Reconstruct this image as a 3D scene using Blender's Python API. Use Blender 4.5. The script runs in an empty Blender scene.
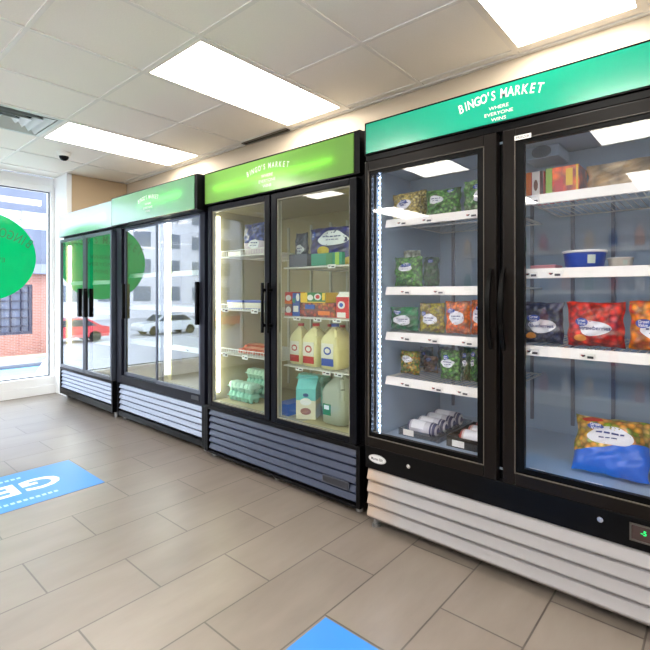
import bpy, math, random
from math import sin, cos, pi, radians, sqrt, exp

C = bpy.context.scene.collection
S = bpy.context.scene

# ------------------------------------------------------------------ camera, sky, exposure
CAM_H = 1.18
YAW = 0.870664            # angle between the view axis and the row of coolers
FPX, CX, CY = 459.6, 339.05, 292.48
cam = bpy.data.cameras.new('camera')
cam.sensor_width = 36.0
cam.lens = FPX / 650.0 * 36.0
cam.shift_x = (325.0 - CX) / 650.0
cam.shift_y = -(325.0 - CY) / 650.0
cam.clip_start = 0.05
cam.clip_end = 300
camo = bpy.data.objects.new('camera', cam)
camo.location = (0, 0, CAM_H)
camo.rotation_euler = (pi / 2, 0, pi / 2 - YAW)
C.objects.link(camo)
S.camera = camo

w = bpy.data.worlds.new('sky')
S.world = w
w.use_nodes = True
wn = w.node_tree
bgn = wn.nodes['Background']
bgn.inputs[0].default_value = (0.80, 0.89, 1.0, 1)
bgn.inputs[1].default_value = 2.3

S.view_settings.view_transform = 'Standard'
S.view_settings.look = 'None'
S.view_settings.gamma = 1.0
S.view_settings.use_curve_mapping = False
S.view_settings.exposure = 1.78
PANEL = 6.5               # ceiling light panels
S.cycles.use_denoising = True
S.cycles.max_bounces = 14
S.cycles.transparent_max_bounces = 24
S.cycles.glossy_bounces = 5
S.cycles.diffuse_bounces = 9
S.cycles.sample_clamp_indirect = 6.0
S.cycles.caustics_reflective = False
S.cycles.caustics_refractive = False

# ------------------------------------------------------------------ materials
def lin(c):
    c = c / 255.0
    return c / 12.92 if c <= 0.04045 else ((c + 0.055) / 1.055) ** 2.4
def col(r, g=None, b=None):
    if g is None: r, g, b = r
    return (lin(r), lin(g), lin(b), 1)
MC = {}
def new(name):
    m = bpy.data.materials.new(name); m.use_nodes = True
    return m, m.node_tree.nodes, m.node_tree.links
def pb(name, c, rough=0.5, metal=0.0, coat=0.0, noise=0.0, nscale=30, bump=0.0, spec=0.5, stretch=None):
    if name in MC: return MC[name]
    m, n, l = new(name)
    p = n['Principled BSDF']
    p.inputs['Base Color'].default_value = col(c)
    p.inputs['Roughness'].default_value = rough
    p.inputs['Metallic'].default_value = metal
    p.inputs['Coat Weight'].default_value = coat
    p.inputs['Specular IOR Level'].default_value = spec if max(c) > 35 else .10
    if noise or bump:
        tc = n.new('ShaderNodeTexCoord'); nz = n.new('ShaderNodeTexNoise')
        nz.inputs['Scale'].default_value = nscale; nz.inputs['Detail'].default_value = 4
        if stretch:
            mp = n.new('ShaderNodeMapping'); mp.inputs['Scale'].default_value = stretch
            l.new(tc.outputs['Object'], mp.inputs[0]); l.new(mp.outputs[0], nz.inputs['Vector'])
        else: l.new(tc.outputs['Object'], nz.inputs['Vector'])
        if noise:
            mx = n.new('ShaderNodeMix'); mx.data_type = 'RGBA'
            mx.inputs[6].default_value = col([max(0, v * (1 - noise)) for v in c])
            mx.inputs[7].default_value = col([min(255, v * (1 + noise)) for v in c])
            l.new(nz.outputs['Fac'], mx.inputs[0]); l.new(mx.outputs[2], p.inputs['Base Color'])
        if bump:
            b = n.new('ShaderNodeBump'); b.inputs['Strength'].default_value = bump; b.inputs['Distance'].default_value = 0.002
            l.new(nz.outputs['Fac'], b.inputs['Height']); l.new(b.outputs[0], p.inputs['Normal'])
    MC[name] = m
    return m
def emis(name, c, s):
    if name in MC: return MC[name]
    m, n, l = new(name)
    n.remove(n['Principled BSDF'])
    e = n.new('ShaderNodeEmission'); e.inputs[0].default_value = col(c); e.inputs[1].default_value = s
    l.new(e.outputs[0], n['Material Output'].inputs[0])
    MC[name] = m
    return m
def glass(name, tint=(245, 250, 248), mul=1.0, rough=0.0):
    if name in MC: return MC[name]
    m, n, l = new(name)
    n.remove(n['Principled BSDF'])
    t = n.new('ShaderNodeBsdfTransparent'); t.inputs[0].default_value = col(tint)
    g = n.new('ShaderNodeBsdfGlossy'); g.inputs['Roughness'].default_value = rough
    g.inputs[0].default_value = (1, 1, 1, 1)
    f = n.new('ShaderNodeFresnel'); f.inputs[0].default_value = 1.5
    mu = n.new('ShaderNodeMath'); mu.operation = 'MULTIPLY'; mu.inputs[1].default_value = mul; mu.use_clamp = True
    mx = n.new('ShaderNodeMixShader')
    geo = n.new('ShaderNodeNewGeometry'); inv = n.new('ShaderNodeMath'); inv.operation = 'SUBTRACT'; inv.inputs[0].default_value = 1.0
    l.new(geo.outputs['Backfacing'], inv.inputs[1])
    m2 = n.new('ShaderNodeMath'); m2.operation = 'MULTIPLY'
    l.new(f.outputs[0], mu.inputs[0]); l.new(mu.outputs[0], m2.inputs[0]); l.new(inv.outputs[0], m2.inputs[1])
    l.new(m2.outputs[0], mx.inputs[0])
    l.new(t.outputs[0], mx.inputs[1]); l.new(g.outputs[0], mx.inputs[2]); l.new(mx.outputs[0], n['Material Output'].inputs[0])
    MC[name] = m
    return m
def acrylic(name, c, trans=0.5, gloss=1.0, rough=0.08):
    """translucent sign face: diffuse + translucent + clear coat reflection"""
    if name in MC: return MC[name]
    m, n, l = new(name)
    n.remove(n['Principled BSDF'])
    d = n.new('ShaderNodeBsdfDiffuse'); d.inputs[0].default_value = col(c)
    t = n.new('ShaderNodeBsdfTranslucent'); t.inputs[0].default_value = col(c)
    a = n.new('ShaderNodeMixShader'); a.inputs[0].default_value = trans
    l.new(d.outputs[0], a.inputs[1]); l.new(t.outputs[0], a.inputs[2])
    g = n.new('ShaderNodeBsdfGlossy'); g.inputs['Roughness'].default_value = rough
    f = n.new('ShaderNodeFresnel'); f.inputs[0].default_value = 1.5
    mu = n.new('ShaderNodeMath'); mu.operation = 'MULTIPLY'; mu.inputs[1].default_value = gloss; mu.use_clamp = True
    b = n.new('ShaderNodeMixShader')
    l.new(f.outputs[0], mu.inputs[0]); l.new(mu.outputs[0], b.inputs[0]); l.new(a.outputs[0], b.inputs[1]); l.new(g.outputs[0], b.inputs[2])
    l.new(b.outputs[0], n['Material Output'].inputs[0])
    MC[name] = m
    return m
def film(name, cols, scale=60, rough=0.28, trans=0.0, band=None):
    """printed or see-through food bag: a voronoi of the contents' colours under a glossy film.
    band = (z0, colour) paints the bag's print below height z0 (wavy edge)."""
    if name in MC: return MC[name]
    m, n, l = new(name)
    p = n['Principled BSDF']
    tc = n.new('ShaderNodeTexCoord')
    vo = n.new('ShaderNodeTexVoronoi'); vo.inputs['Scale'].default_value = scale
    nz = n.new('ShaderNodeTexNoise'); nz.inputs['Scale'].default_value = scale * 0.5; nz.inputs['Detail'].default_value = 5
    l.new(tc.outputs['Object'], vo.inputs['Vector']); l.new(tc.outputs['Object'], nz.inputs['Vector'])
    sep = n.new('ShaderNodeSeparateColor'); l.new(vo.outputs['Color'], sep.inputs[0])
    ad = n.new('ShaderNodeMath'); ad.operation = 'ADD'
    ml = n.new('ShaderNodeMath'); ml.operation = 'MULTIPLY'; ml.inputs[1].default_value = 0.55
    l.new(sep.outputs[0], ml.inputs[0]); l.new(ml.outputs[0], ad.inputs[0])
    m3 = n.new('ShaderNodeMath'); m3.operation = 'MULTIPLY'; m3.inputs[1].default_value = 0.5
    l.new(nz.outputs['Fac'], m3.inputs[0]); l.new(m3.outputs[0], ad.inputs[1])
    cr = n.new('ShaderNodeValToRGB'); e = cr.color_ramp.elements
    while len(e) < len(cols): e.new(0.5)
    mn = [sum(q) / 3 for q in cols]
    for i, c in enumerate(cols):
        c = [max(0, min(255, (mn[i] + (v - mn[i]) * 1.5) * .88)) for v in c]
        e[i].position = 0.12 + 0.76 * i / max(1, len(cols) - 1); e[i].color = col(c)
    l.new(ad.outputs[0], cr.inputs[0])
    gp = n.new('ShaderNodeMapRange'); gp.inputs[1].default_value = .15; gp.inputs[2].default_value = .75; gp.inputs[3].default_value = 1.25; gp.inputs[4].default_value = .30
    l.new(vo.outputs['Distance'], gp.inputs[0])
    gm = n.new('ShaderNodeMix'); gm.data_type = 'RGBA'; gm.blend_type = 'MULTIPLY'; gm.inputs[0].default_value = 1
    l.new(cr.outputs[0], gm.inputs[6]); l.new(gp.outputs[0], gm.inputs[7])
    last = gm.outputs[2]
    if band:
        sx = n.new('ShaderNodeSeparateXYZ'); l.new(tc.outputs['Object'], sx.inputs[0])
        wv = n.new('ShaderNodeMath'); wv.operation = 'SINE'
        k = n.new('ShaderNodeMath'); k.operation = 'MULTIPLY'; k.inputs[1].default_value = band[3]
        l.new(sx.outputs[0], k.inputs[0]); l.new(k.outputs[0], wv.inputs[0])
        k2 = n.new('ShaderNodeMath'); k2.operation = 'MULTIPLY_ADD'; k2.inputs[1].default_value = band[2]; k2.inputs[2].default_value = band[0]
        l.new(wv.outputs[0], k2.inputs[0])
        lt = n.new('ShaderNodeMath'); lt.operation = 'LESS_THAN'; l.new(sx.outputs[2], lt.inputs[0]); l.new(k2.outputs[0], lt.inputs[1])
        mx = n.new('ShaderNodeMix'); mx.data_type = 'RGBA'; l.new(lt.outputs[0], mx.inputs[0]); l.new(last, mx.inputs[6]); mx.inputs[7].default_value = col(band[1])
        last = mx.outputs[2]
    l.new(last, p.inputs['Base Color'])
    b = n.new('ShaderNodeBump'); b.inputs['Strength'].default_value = 0.35; b.inputs['Distance'].default_value = 0.004
    l.new(vo.outputs['Distance'], b.inputs['Height']); l.new(b.outputs[0], p.inputs['Normal'])
    p.inputs['Roughness'].default_value = rough
    p.inputs['Coat Weight'].default_value = 0.35; p.inputs['Coat Roughness'].default_value = 0.2
    MC[name] = m
    return m
def brickmat(name, c1, c2, cm, bw, rh, mortar, loc=(0, 0, 0), axes='yz', rough=0.5, bump=0.3, off=0.5, nz_amt=0.15, nscale=(2, 8, 1), coat=0.0):
    m, n, l = new(name)
    p = n['Principled BSDF']; tc = n.new('ShaderNodeTexCoord'); sx = n.new('ShaderNodeSeparateXYZ'); cb = n.new('ShaderNodeCombineXYZ')
    l.new(tc.outputs['Object'], sx.inputs[0])
    ix = {'x': 0, 'y': 1, 'z': 2}
    def ax(a, o):
        mm = n.new('ShaderNodeMath'); mm.operation = 'MULTIPLY_ADD'
        mm.inputs[1].default_value = -1.0 if a.isupper() else 1.0
        mm.inputs[2].default_value = o
        l.new(sx.outputs[ix[a.lower()]], mm.inputs[0]); return mm.outputs[0]
    l.new(ax(axes[0], loc[0]), cb.inputs[0]); l.new(ax(axes[1], loc[1]), cb.inputs[1])
    br = n.new('ShaderNodeTexBrick'); l.new(cb.outputs[0], br.inputs['Vector'])
    br.offset = off; br.offset_frequency = 2
    br.inputs['Color1'].default_value = col(c1); br.inputs['Color2'].default_value = col(c2); br.inputs['Mortar'].default_value = col(cm)
    br.inputs['Scale'].default_value = 1; br.inputs['Mortar Size'].default_value = mortar; br.inputs['Mortar Smooth'].default_value = 0.1
    br.inputs['Brick Width'].default_value = bw; br.inputs['Row Height'].default_value = rh; br.inputs['Bias'].default_value = 0
    nz = n.new('ShaderNodeTexNoise'); nz.inputs['Scale'].default_value = 1.6; nz.inputs['Detail'].default_value = 6; nz.inputs['Roughness'].default_value = 0.6
    mp = n.new('ShaderNodeMapping'); mp.inputs['Scale'].default_value = nscale
    l.new(cb.outputs[0], mp.inputs[0]); l.new(mp.outputs[0], nz.inputs['Vector'])
    cr = n.new('ShaderNodeValToRGB'); cr.color_ramp.elements[0].position = 0.3; cr.color_ramp.elements[1].position = 0.7
    a, b = 1 - nz_amt, 1 + nz_amt
    cr.color_ramp.elements[0].color = (a, a * 0.99, a * 0.97, 1); cr.color_ramp.elements[1].color = (b, b, b, 1)
    l.new(nz.outputs['Fac'], cr.inputs[0])
    mx = n.new('ShaderNodeMix'); mx.data_type = 'RGBA'; mx.blend_type = 'MULTIPLY'; mx.inputs[0].default_value = 1
    l.new(br.outputs['Color'], mx.inputs[6]); l.new(cr.outputs[0], mx.inputs[7]); l.new(mx.outputs[2], p.inputs['Base Color'])
    p.inputs['Roughness'].default_value = rough
    p.inputs['Coat Weight'].default_value = coat; p.inputs['Coat Roughness'].default_value = .38
    bm = n.new('ShaderNodeBump'); bm.inputs['Strength'].default_value = bump; bm.inputs['Distance'].default_value = 0.003; bm.invert = True
    l.new(br.outputs['Fac'], bm.inputs['Height']); l.new(bm.outputs[0], p.inputs['Normal'])
    return m

# ------------------------------------------------------------------ mesh building
class M:
    def __init__(s): s.v = []; s.f = []; s.m = []; s.sm = []
    def add(s, vs, fs, m=0, smooth=False):
        o = len(s.v); s.v += [tuple(p) for p in vs]
        for f in fs: s.f.append([i + o for i in f]); s.m.append(m); s.sm.append(smooth)
        return s
    def box(s, x0, x1, y0, y1, z0, z1, m=0):
        x0, x1 = sorted((x0, x1)); y0, y1 = sorted((y0, y1)); z0, z1 = sorted((z0, z1))
        return s.add([(x0, y0, z0), (x1, y0, z0), (x1, y1, z0), (x0, y1, z0), (x0, y0, z1), (x1, y0, z1), (x1, y1, z1), (x0, y1, z1)],
                     [(0, 3, 2, 1), (4, 5, 6, 7), (0, 1, 5, 4), (1, 2, 6, 5), (2, 3, 7, 6), (3, 0, 4, 7)], m)
    def frame(s, x0, x1, z0, z1, w, y0, y1, m=0, wl=None, wr=None, wb=None, wt=None):
        wl = w if wl is None else wl; wr = w if wr is None else wr; wb = w if wb is None else wb; wt = w if wt is None else wt
        s.box(x0, x0 + wl, y0, y1, z0, z1, m); s.box(x1 - wr, x1, y0, y1, z0, z1, m)
        s.box(x0 + wl, x1 - wr, y0, y1, z0, z0 + wb, m); s.box(x0 + wl, x1 - wr, y0, y1, z1 - wt, z1, m); return s
    def cyl(s, p0, p1, r0, r1=None, n=16, m=0, caps=True, smooth=True):
        if r1 is None: r1 = r0
        ax = [b - a for a, b in zip(p0, p1)]; L = sqrt(sum(a * a for a in ax)) or 1; ax = [a / L for a in ax]
        t = (0, 0, 1) if abs(ax[2]) < 0.9 else (1, 0, 0)
        u = [ax[1] * t[2] - ax[2] * t[1], ax[2] * t[0] - ax[0] * t[2], ax[0] * t[1] - ax[1] * t[0]]
        k = sqrt(sum(a * a for a in u)); u = [a / k for a in u]
        v = [ax[1] * u[2] - ax[2] * u[1], ax[2] * u[0] - ax[0] * u[2], ax[0] * u[1] - ax[1] * u[0]]
        vs = []
        for p, r in ((p0, r0), (p1, r1)):
            for i in range(n):
                a = 2 * pi * i / n
                vs.append([p[j] + r * (u[j] * cos(a) + v[j] * sin(a)) for j in range(3)])
        s.add(vs, [(i, (i + 1) % n, n + (i + 1) % n, n + i) for i in range(n)], m, smooth)
        if caps:
            s.add(vs[:n], [tuple(range(n))[::-1]], m); s.add(vs[n:], [tuple(range(n))], m)
        return s
    def tube(s, pts, r, n=8, m=0):
        for a, b in zip(pts[:-1], pts[1:]): s.cyl(a, b, r, r, n, m)
        return s
    def lathe(s, prof, c=(0, 0, 0), n=24, m=0, axis='z'):
        vs = []
        for r, h in prof:
            for i in range(n):
                a = 2 * pi * i / n
                if axis == 'z': vs.append((c[0] + r * cos(a), c[1] + r * sin(a), c[2] + h))
                else: vs.append((c[0] + h, c[1] + r * cos(a), c[2] + r * sin(a)))
        fs = []
        for k in range(len(prof) - 1):
            for i in range(n):
                j = (i + 1) % n
                fs.append((k * n + i, k * n + j, (k + 1) * n + j, (k + 1) * n + i))
        s.add(vs, fs, m, True)
        s.add(vs[:n], [tuple(range(n))[::-1]], m); s.add(vs[-n:], [tuple(range(n))], m)
        return s
    def loft(s, secs, n=32, m=0):
        """secs: (z, rx, ry, exponent, cx, cy) superellipse sections"""
        vs = []
        for z, rx, ry, e, cx, cy in secs:
            for i in range(n):
                a = 2 * pi * i / n; ca, sa = cos(a), sin(a)
                vs.append((cx + rx * math.copysign(abs(ca) ** (2 / e), ca), cy + ry * math.copysign(abs(sa) ** (2 / e), sa), z))
        fs = [(k * n + i, k * n + (i + 1) % n, (k + 1) * n + (i + 1) % n, (k + 1) * n + i) for k in range(len(secs) - 1) for i in range(n)]
        s.add(vs, fs, m, True)
        s.add(vs[:n], [tuple(range(n))[::-1]], m); s.add(vs[-n:], [tuple(range(n))], m)
        return s
    def prism(s, prof, a0, a1, axis='x', m=0, smooth=False):
        """closed profile; axis x: prof=(y,z); axis y: prof=(x,z); axis z: prof=(x,y)"""
        n = len(prof)
        def P(q, a): return (a, q[0], q[1]) if axis == 'x' else ((q[0], a, q[1]) if axis == 'y' else (q[0], q[1], a))
        vs = [P(q, a0) for q in prof] + [P(q, a1) for q in prof]
        s.add(vs, [(i, (i + 1) % n, n + (i + 1) % n, n + i) for i in range(n)], m, smooth)
        s.add(vs[:n], [tuple(range(n))[::-1]], m); s.add(vs[n:], [tuple(range(n))], m)
        return s
    def sphere(s, c, r, n=16, m=0, sc=(1, 1, 1), z0=-1.0, z1=1.0):
        k = n // 2; pr = []
        for i in range(k + 1):
            t = z0 + (z1 - z0) * i / k
            a = math.asin(max(-1, min(1, t)))
            pr.append((max(1e-4, r * cos(a)), r * t))
        vs0 = len(s.v); s.lathe(pr, (0, 0, 0), n, m)
        for i in range(vs0, len(s.v)):
            x, y, z = s.v[i]; s.v[i] = (c[0] + x * sc[0], c[1] + y * sc[1], c[2] + z * sc[2])
        return s
    def build(s, name, mats, parent=None, bevel=0, local=False, kind=None):
        me = bpy.data.meshes.new(name)
        me.from_pydata(s.v, [], s.f)
        if not isinstance(mats, (list, tuple)): mats = [mats]
        for mt in mats: me.materials.append(mt)
        me.polygons.foreach_set('material_index', s.m)
        me.polygons.foreach_set('use_smooth', s.sm)
        me.update()
        import bmesh
        b = bmesh.new(); b.from_mesh(me); bmesh.ops.recalc_face_normals(b, faces=b.faces); b.to_mesh(me); b.free()
        o = bpy.data.objects.new(name, me); C.objects.link(o)
        if parent is not None:
            o.parent = parent
            if not local:
                q = parent; L = [0, 0, 0]
                while q is not None:
                    L = [a + c for a, c in zip(L, q.location)]; q = q.parent
                o.location = [-a for a in L]
        if bevel:
            bv = o.modifiers.new('bevel', 'BEVEL'); bv.width = bevel; bv.segments = 2; bv.limit_method = 'ANGLE'; bv.angle_limit = radians(40)
        if kind: o['kind'] = kind
        return o

def thing(name, label, cat, loc=(0, 0, 0), rz=0, group=None, rx=0):
    o = bpy.data.objects.new(name, None); C.objects.link(o)
    o.empty_display_size = 0.05
    o.location = loc; o.rotation_euler = (rx, 0, rz)
    o['label'] = label; o['category'] = cat
    if group: o['group'] = group
    return o
def tag(o, label, cat, group=None):
    o['label'] = label; o['category'] = cat
    if group: o['group'] = group
    return o
def struct(o): o['kind'] = 'structure'; return o

_tc = {}
def glyphs(s, size=1.0, bold=0.0):
    """text as 2-D vertices and faces, centred on x, baseline at 0"""
    k = (s, bold)
    if k not in _tc:
        cu = bpy.data.curves.new('t', 'FONT'); cu.body = s; cu.size = 1.0; cu.offset = bold; cu.resolution_u = 3
        ob = bpy.data.objects.new('t', cu); C.objects.link(ob)
        dg = bpy.context.evaluated_depsgraph_get()
        me = bpy.data.meshes.new_from_object(ob.evaluated_get(dg))
        vs = [(v.co.x, v.co.y) for v in me.vertices]; fs = [tuple(p.vertices) for p in me.polygons]
        bpy.data.objects.remove(ob); bpy.data.curves.remove(cu); bpy.data.meshes.remove(me)
        if vs:
            x0 = min(v[0] for v in vs); x1 = max(v[0] for v in vs)
            vs = [(v[0] - (x0 + x1) / 2, v[1]) for v in vs]; wd = x1 - x0
        else: wd = 0.3
        _tc[k] = (vs, fs, wd)
    vs, fs, wd = _tc[k]
    return [(a * size, b * size) for a, b in vs], fs, wd * size
def put_text(mb, s, size, f, bold=0.0, xs=1.0, m=0):
    """f maps 2-D text coordinates to 3-D"""
    vs, fs, wd = glyphs(s, size, bold)
    mb.add([f(a * xs, b) for a, b in vs], fs, m)
def arc_text(mb, s, size, f, width, rise, bold=0.0, xs=1.0, m=0):
    """letters on a shallow arch of the given chord width"""
    R = (width * width / 4 + rise * rise) / (2 * rise); n = len(s)
    adv = [0.45 if ch == "'" else (0.5 if ch == ' ' else (0.55 if ch == 'I' else 1.0)) for ch in s]
    tot = sum(adv); A = 2 * math.asin(width / 2 / R); x = 0
    for ch, a in zip(s, adv):
        t = -A / 2 + A * (x + a / 2) / tot; x += a
        if ch == ' ': continue
        vs, fs, wd = glyphs(ch, size, bold)
        mb.add([f(R * sin(t) + (p * xs) * cos(t) + q * sin(t), R * cos(t) - R + rise - (p * xs) * sin(t) + q * cos(t)) for p, q in vs], fs, m)

def XP(u, y):
    """x in the room of the ray through picture column u where it meets depth y"""
    q = (u - CX) / FPX
    return -y * (cos(YAW) - sin(YAW) * q) / (sin(YAW) + cos(YAW) * q)
def ZP(u, v, y):
    q = (u - CX) / FPX
    return CAM_H + (CY - v) / FPX * y / (sin(YAW) + cos(YAW) * q)

# ================================================================== ROOM
CEIL = CAM_H + 1.348
WALLY = 2.67
WX = -6.1                  # window plane
X1, Y0 = 2.3, -4.6         # the rest of the shop
floor_m = brickmat('floor_tile', (122, 112, 104), (115, 105, 98), (76, 68, 63), 0.612, 0.3042, 0.0035,
                   loc=(-1.2535, -0.5157), axes='yX', rough=0.34, bump=0.35, nz_amt=0.13, nscale=(1.2, 4.0, 1), coat=.5)
struct(M().box(WX, X1, Y0, WALLY, -0.1, 0).build('floor', floor_m))
wall_m = pb('beige_paint', (194, 178, 156), 0.7, bump=0.05, nscale=300)
wall_w = pb('white_paint', (232, 234, 236), 0.55)
tan_m = pb('tan_paint', (186, 164, 134), 0.7, bump=0.05, nscale=300)
struct(M().box(-5.7, X1, WALLY, WALLY + 0.1, 0, CEIL).build('wall_back', wall_m))
struct(M().box(X1, X1 + 0.1, Y0, WALLY + 0.1, 0, CEIL).build('wall_right', wall_w))
struct(M().box(WX, X1, Y0 - 0.1, Y0, 0, 0.4).box(WX, X1, Y0 - 0.1, Y0, 2.3, CEIL).box(WX, -2.2, Y0 - 0.1, Y0, .4, 2.3).box(2.0, X1, Y0 - 0.1, Y0, .4, 2.3).build('wall_front', wall_w))
for k_, (xa_, xb_) in enumerate(((-2.2, 2.0),)):  # unseen front window, added to let in daylight and brighten the ceiling
    added_window = struct(M().frame(xa_, xb_, .4, 2.3, .05, Y0 - .08, Y0 - .02).build('window_%d' % (2 + k_), wall_w))
    M().box(xa_ + .05, xb_ - .05, Y0 - .054, Y0 - .046, .45, 2.25).build('window_glass', glass('window_glass', (250, 252, 252), 1.2), added_window)
# pier beside the window
struct(M().box(-6.2, -5.7, 2.04, WALLY + 0.1, 0, CEIL).build('wall_pier', tan_m))
struct(M().box(-6.2, -5.695, 1.985, 2.04, 0, CEIL).build('trim_1', wall_w, bevel=0.004))
# window wall: low sill wall and head, two windows
struct(M().box(-6.25, WX, Y0, 1.985, -1.8, 0.10).box(-6.25, WX - 0.0, Y0, 1.985, 2.42, CEIL).box(-6.25, WX, Y0, -1.0, 0.1, 2.42).build('wall_left', wall_w))
def window(i, y0, y1):
    z0, z1 = 0.10, 2.42
    f = M()
    f.box(-6.2, -6.04, y0, y1, z0, 0.20); f.box(-6.2, -6.06, y0, y1, 2.36, z1)
    f.box(-6.2, -6.06, y0, y0 + 0.05, 0.2, 2.36); f.box(-6.2, -6.06, y1 - 0.04, y1, 0.2, 2.36)
    o = struct(f.build('window_%d' % i, wall_w, bevel=0.004))
    g = M(); g.frame(y0 + 0.05, y1 - 0.04, 0.2, 2.36, 0.012, 0, 0.01)
    g.v = [(-6.1 - b, a, c) for a, b, c in g.v]
    g.build('window_gasket', pb('dark_gasket', (50, 54, 62), 0.5), o)
    M().box(-6.112, -6.104, y0 + 0.055, y1 - 0.045, 0.205, 2.355).build('window_glass', glass('window_glass', (250, 252, 252), 1.2), o)
window(1, -1.0, 1.985)
struct(M().box(-6.1, -6.03, Y0, 1.985, 0, 0.10).build('baseboard_left', wall_w, bevel=0.003))
struct(M().box(-5.69, X1, WALLY - 0.012, WALLY, 0, 0.1).build('baseboard_back', pb('grey_base', (120, 115, 110), 0.6)))

# ceiling: slab of tiles, hanging grid, light panels, diffuser
tile_m = pb('ceiling_tile', (243, 240, 234), 0.85, noise=0.02, nscale=120, bump=0.25)
GX0, GY0, T = -2.1242, 1.3766, 0.61        # one crossing of the grid
lights = [(i, j) for i in range(-9, 9, 3) for j in (-8, -4, 0)]
def gx(i): return GX0 - T * i
def gy(j): return GY0 + T * j
cells_l = {}
LI = []
for i in range(-6, 7, 3):
    for j in (-8, -4, 0):
        if gx(i + 1) > WX and gx(i) < X1: LI.append((i, j))
DIF = (3, -1)
sl = M()
for i in range(-9, 8):
    for j in range(-11, 4):
        xa, xb = max(WX, gx(i + 1)), min(X1, gx(i)); ya, yb = max(Y0, gy(j)), min(WALLY, gy(j + 1))
        if xb - xa < 0.01 or yb - ya < 0.01: continue
        if any(i == a and j in (b, b + 1) for a, b in LI) or (i, j) == DIF: continue
        sl.box(xa, xb, ya, yb, CEIL + 0.006, CEIL + 0.03)
sl.box(WX, X1, Y0, WALLY, CEIL + 0.12, CEIL + 0.15)
struct(sl.build('ceiling', tile_m))
gr = M()
for i in range(-9, 8):
    x = gx(i)
    if WX < x < X1: gr.box(x - 0.012, x + 0.012, Y0, WALLY, CEIL, CEIL + 0.03)
for j in range(-11, 4):
    y = gy(j)
    if not (Y0 < y < WALLY): continue
    xs = sorted([(gx(a + 1), gx(a)) for a, b in LI if j == b + 1])
    x = WX
    for a, b in xs:
        if a > x: gr.box(x, a, y - 0.012, y + 0.012, CEIL + 0.0005, CEIL + 0.03)
        x = max(x, b)
    if x < X1: gr.box(x, X1, y - 0.012, y + 0.012, CEIL + 0.0005, CEIL + 0.03)
gr.box(WX, X1, WALLY - 0.025, WALLY, CEIL - 0.004, CEIL + 0.03)
struct(gr.build('trim_2', pb('ceiling_grid', (232, 230, 226), 0.5)))
pan_m = emis('light_panel_glow', (255, 250, 240), PANEL)
pan_f = pb('light_frame', (232, 228, 220), 0.45)
where = {(0, 0): 'bright rectangular ceiling light panel above the lime-green header',
         (3, 0): 'bright rectangular ceiling light panel nearest the tan pier, beside the air diffuser',
         (-3, 0): 'bright rectangular ceiling light panel cut off by the top edge, above the teal header'}
for i, j in LI:
    xa, xb, ya, yb = gx(i + 1) + 0.012, gx(i) - 0.012, gy(j) + 0.012, gy(j + 2) - 0.012
    lb = where.get((i, j), 'ceiling light panel over the rest of the shop, seen only in reflections')
    t = thing('ceiling_light', lb, 'ceiling light', ((xa + xb) / 2, (ya + yb) / 2, CEIL), group='ceiling light panels')
    f = M(); f.box(xa, xa + 0.018, ya, yb, CEIL - 0.001, CEIL + 0.05); f.box(xb - 0.018, xb, ya, yb, CEIL - 0.001, CEIL + 0.05)
    f.box(xa + 0.018, xb - 0.018, ya, ya + 0.018, CEIL - 0.001, CEIL + 0.05); f.box(xa + 0.018, xb - 0.018, yb - 0.018, yb, CEIL - 0.001, CEIL + 0.05)
    f.box(xa, xb, ya, yb, CEIL + 0.05, CEIL + 0.06)
    f.build('frame', pan_f, t)
    M().box(xa + 0.018, xb - 0.018, ya + 0.018, yb - 0.018, CEIL + 0.004, CEIL + 0.010).build('diffuser', pan_m, t)
# square air diffuser
xa, xb, ya, yb = gx(4) + 0.012, gx(3) - 0.012, gy(-1) + 0.012, gy(0) - 0.012
t = thing('air_diffuser', 'square louvred air diffuser in the ceiling beside the far light panel', 'vent', ((xa + xb) / 2, (ya + yb) / 2, CEIL))
wm = pb('diffuser_metal', (205, 214, 214), 0.4)
f = M(); f.box(xa, xa + .03, ya, yb, CEIL - .002, CEIL + .02); f.box(xb - .03, xb, ya, yb, CEIL - .002, CEIL + .02)
f.box(xa + .03, xb - .03, ya, ya + .03, CEIL - .002, CEIL + .02); f.box(xa + .03, xb - .03, yb - .03, yb, CEIL - .002, CEIL + .02)
f.build('frame', wm, t)
mx, my = (xa + xb) / 2, (ya + yb) / 2
for k in range(4):
    R = 0.25 - k * 0.062; r = R - 0.048; f = M()
    for (ax_, ay_) in ((1, 0), (-1, 0), (0, 1), (0, -1)):
        if ax_: q = [(mx + ax_ * R, my - R, CEIL - .004), (mx + ax_ * R, my + R, CEIL - .004), (mx + ax_ * r, my + r, CEIL + .03), (mx + ax_ * r, my - r, CEIL + .03)]
        else: q = [(mx - R, my + ay_ * R, CEIL - .004), (mx + R, my + ay_ * R, CEIL - .004), (mx + r, my + ay_ * r, CEIL + .03), (mx - r, my + ay_ * r, CEIL + .03)]
        q2 = [(a, b, c + .003) for a, b, c in q]
        f.add(q + q2, [(0, 1, 2, 3), (7, 6, 5, 4), (0, 4, 5, 1), (1, 5, 6, 2), (2, 6, 7, 3), (3, 7, 4, 0)])
    f.build('vane', wm, t)
M().box(xa, xb, ya, yb, CEIL + .06, CEIL + .07).build('duct', pb('duct_dark', (40, 44, 44), 0.8), t)
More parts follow.
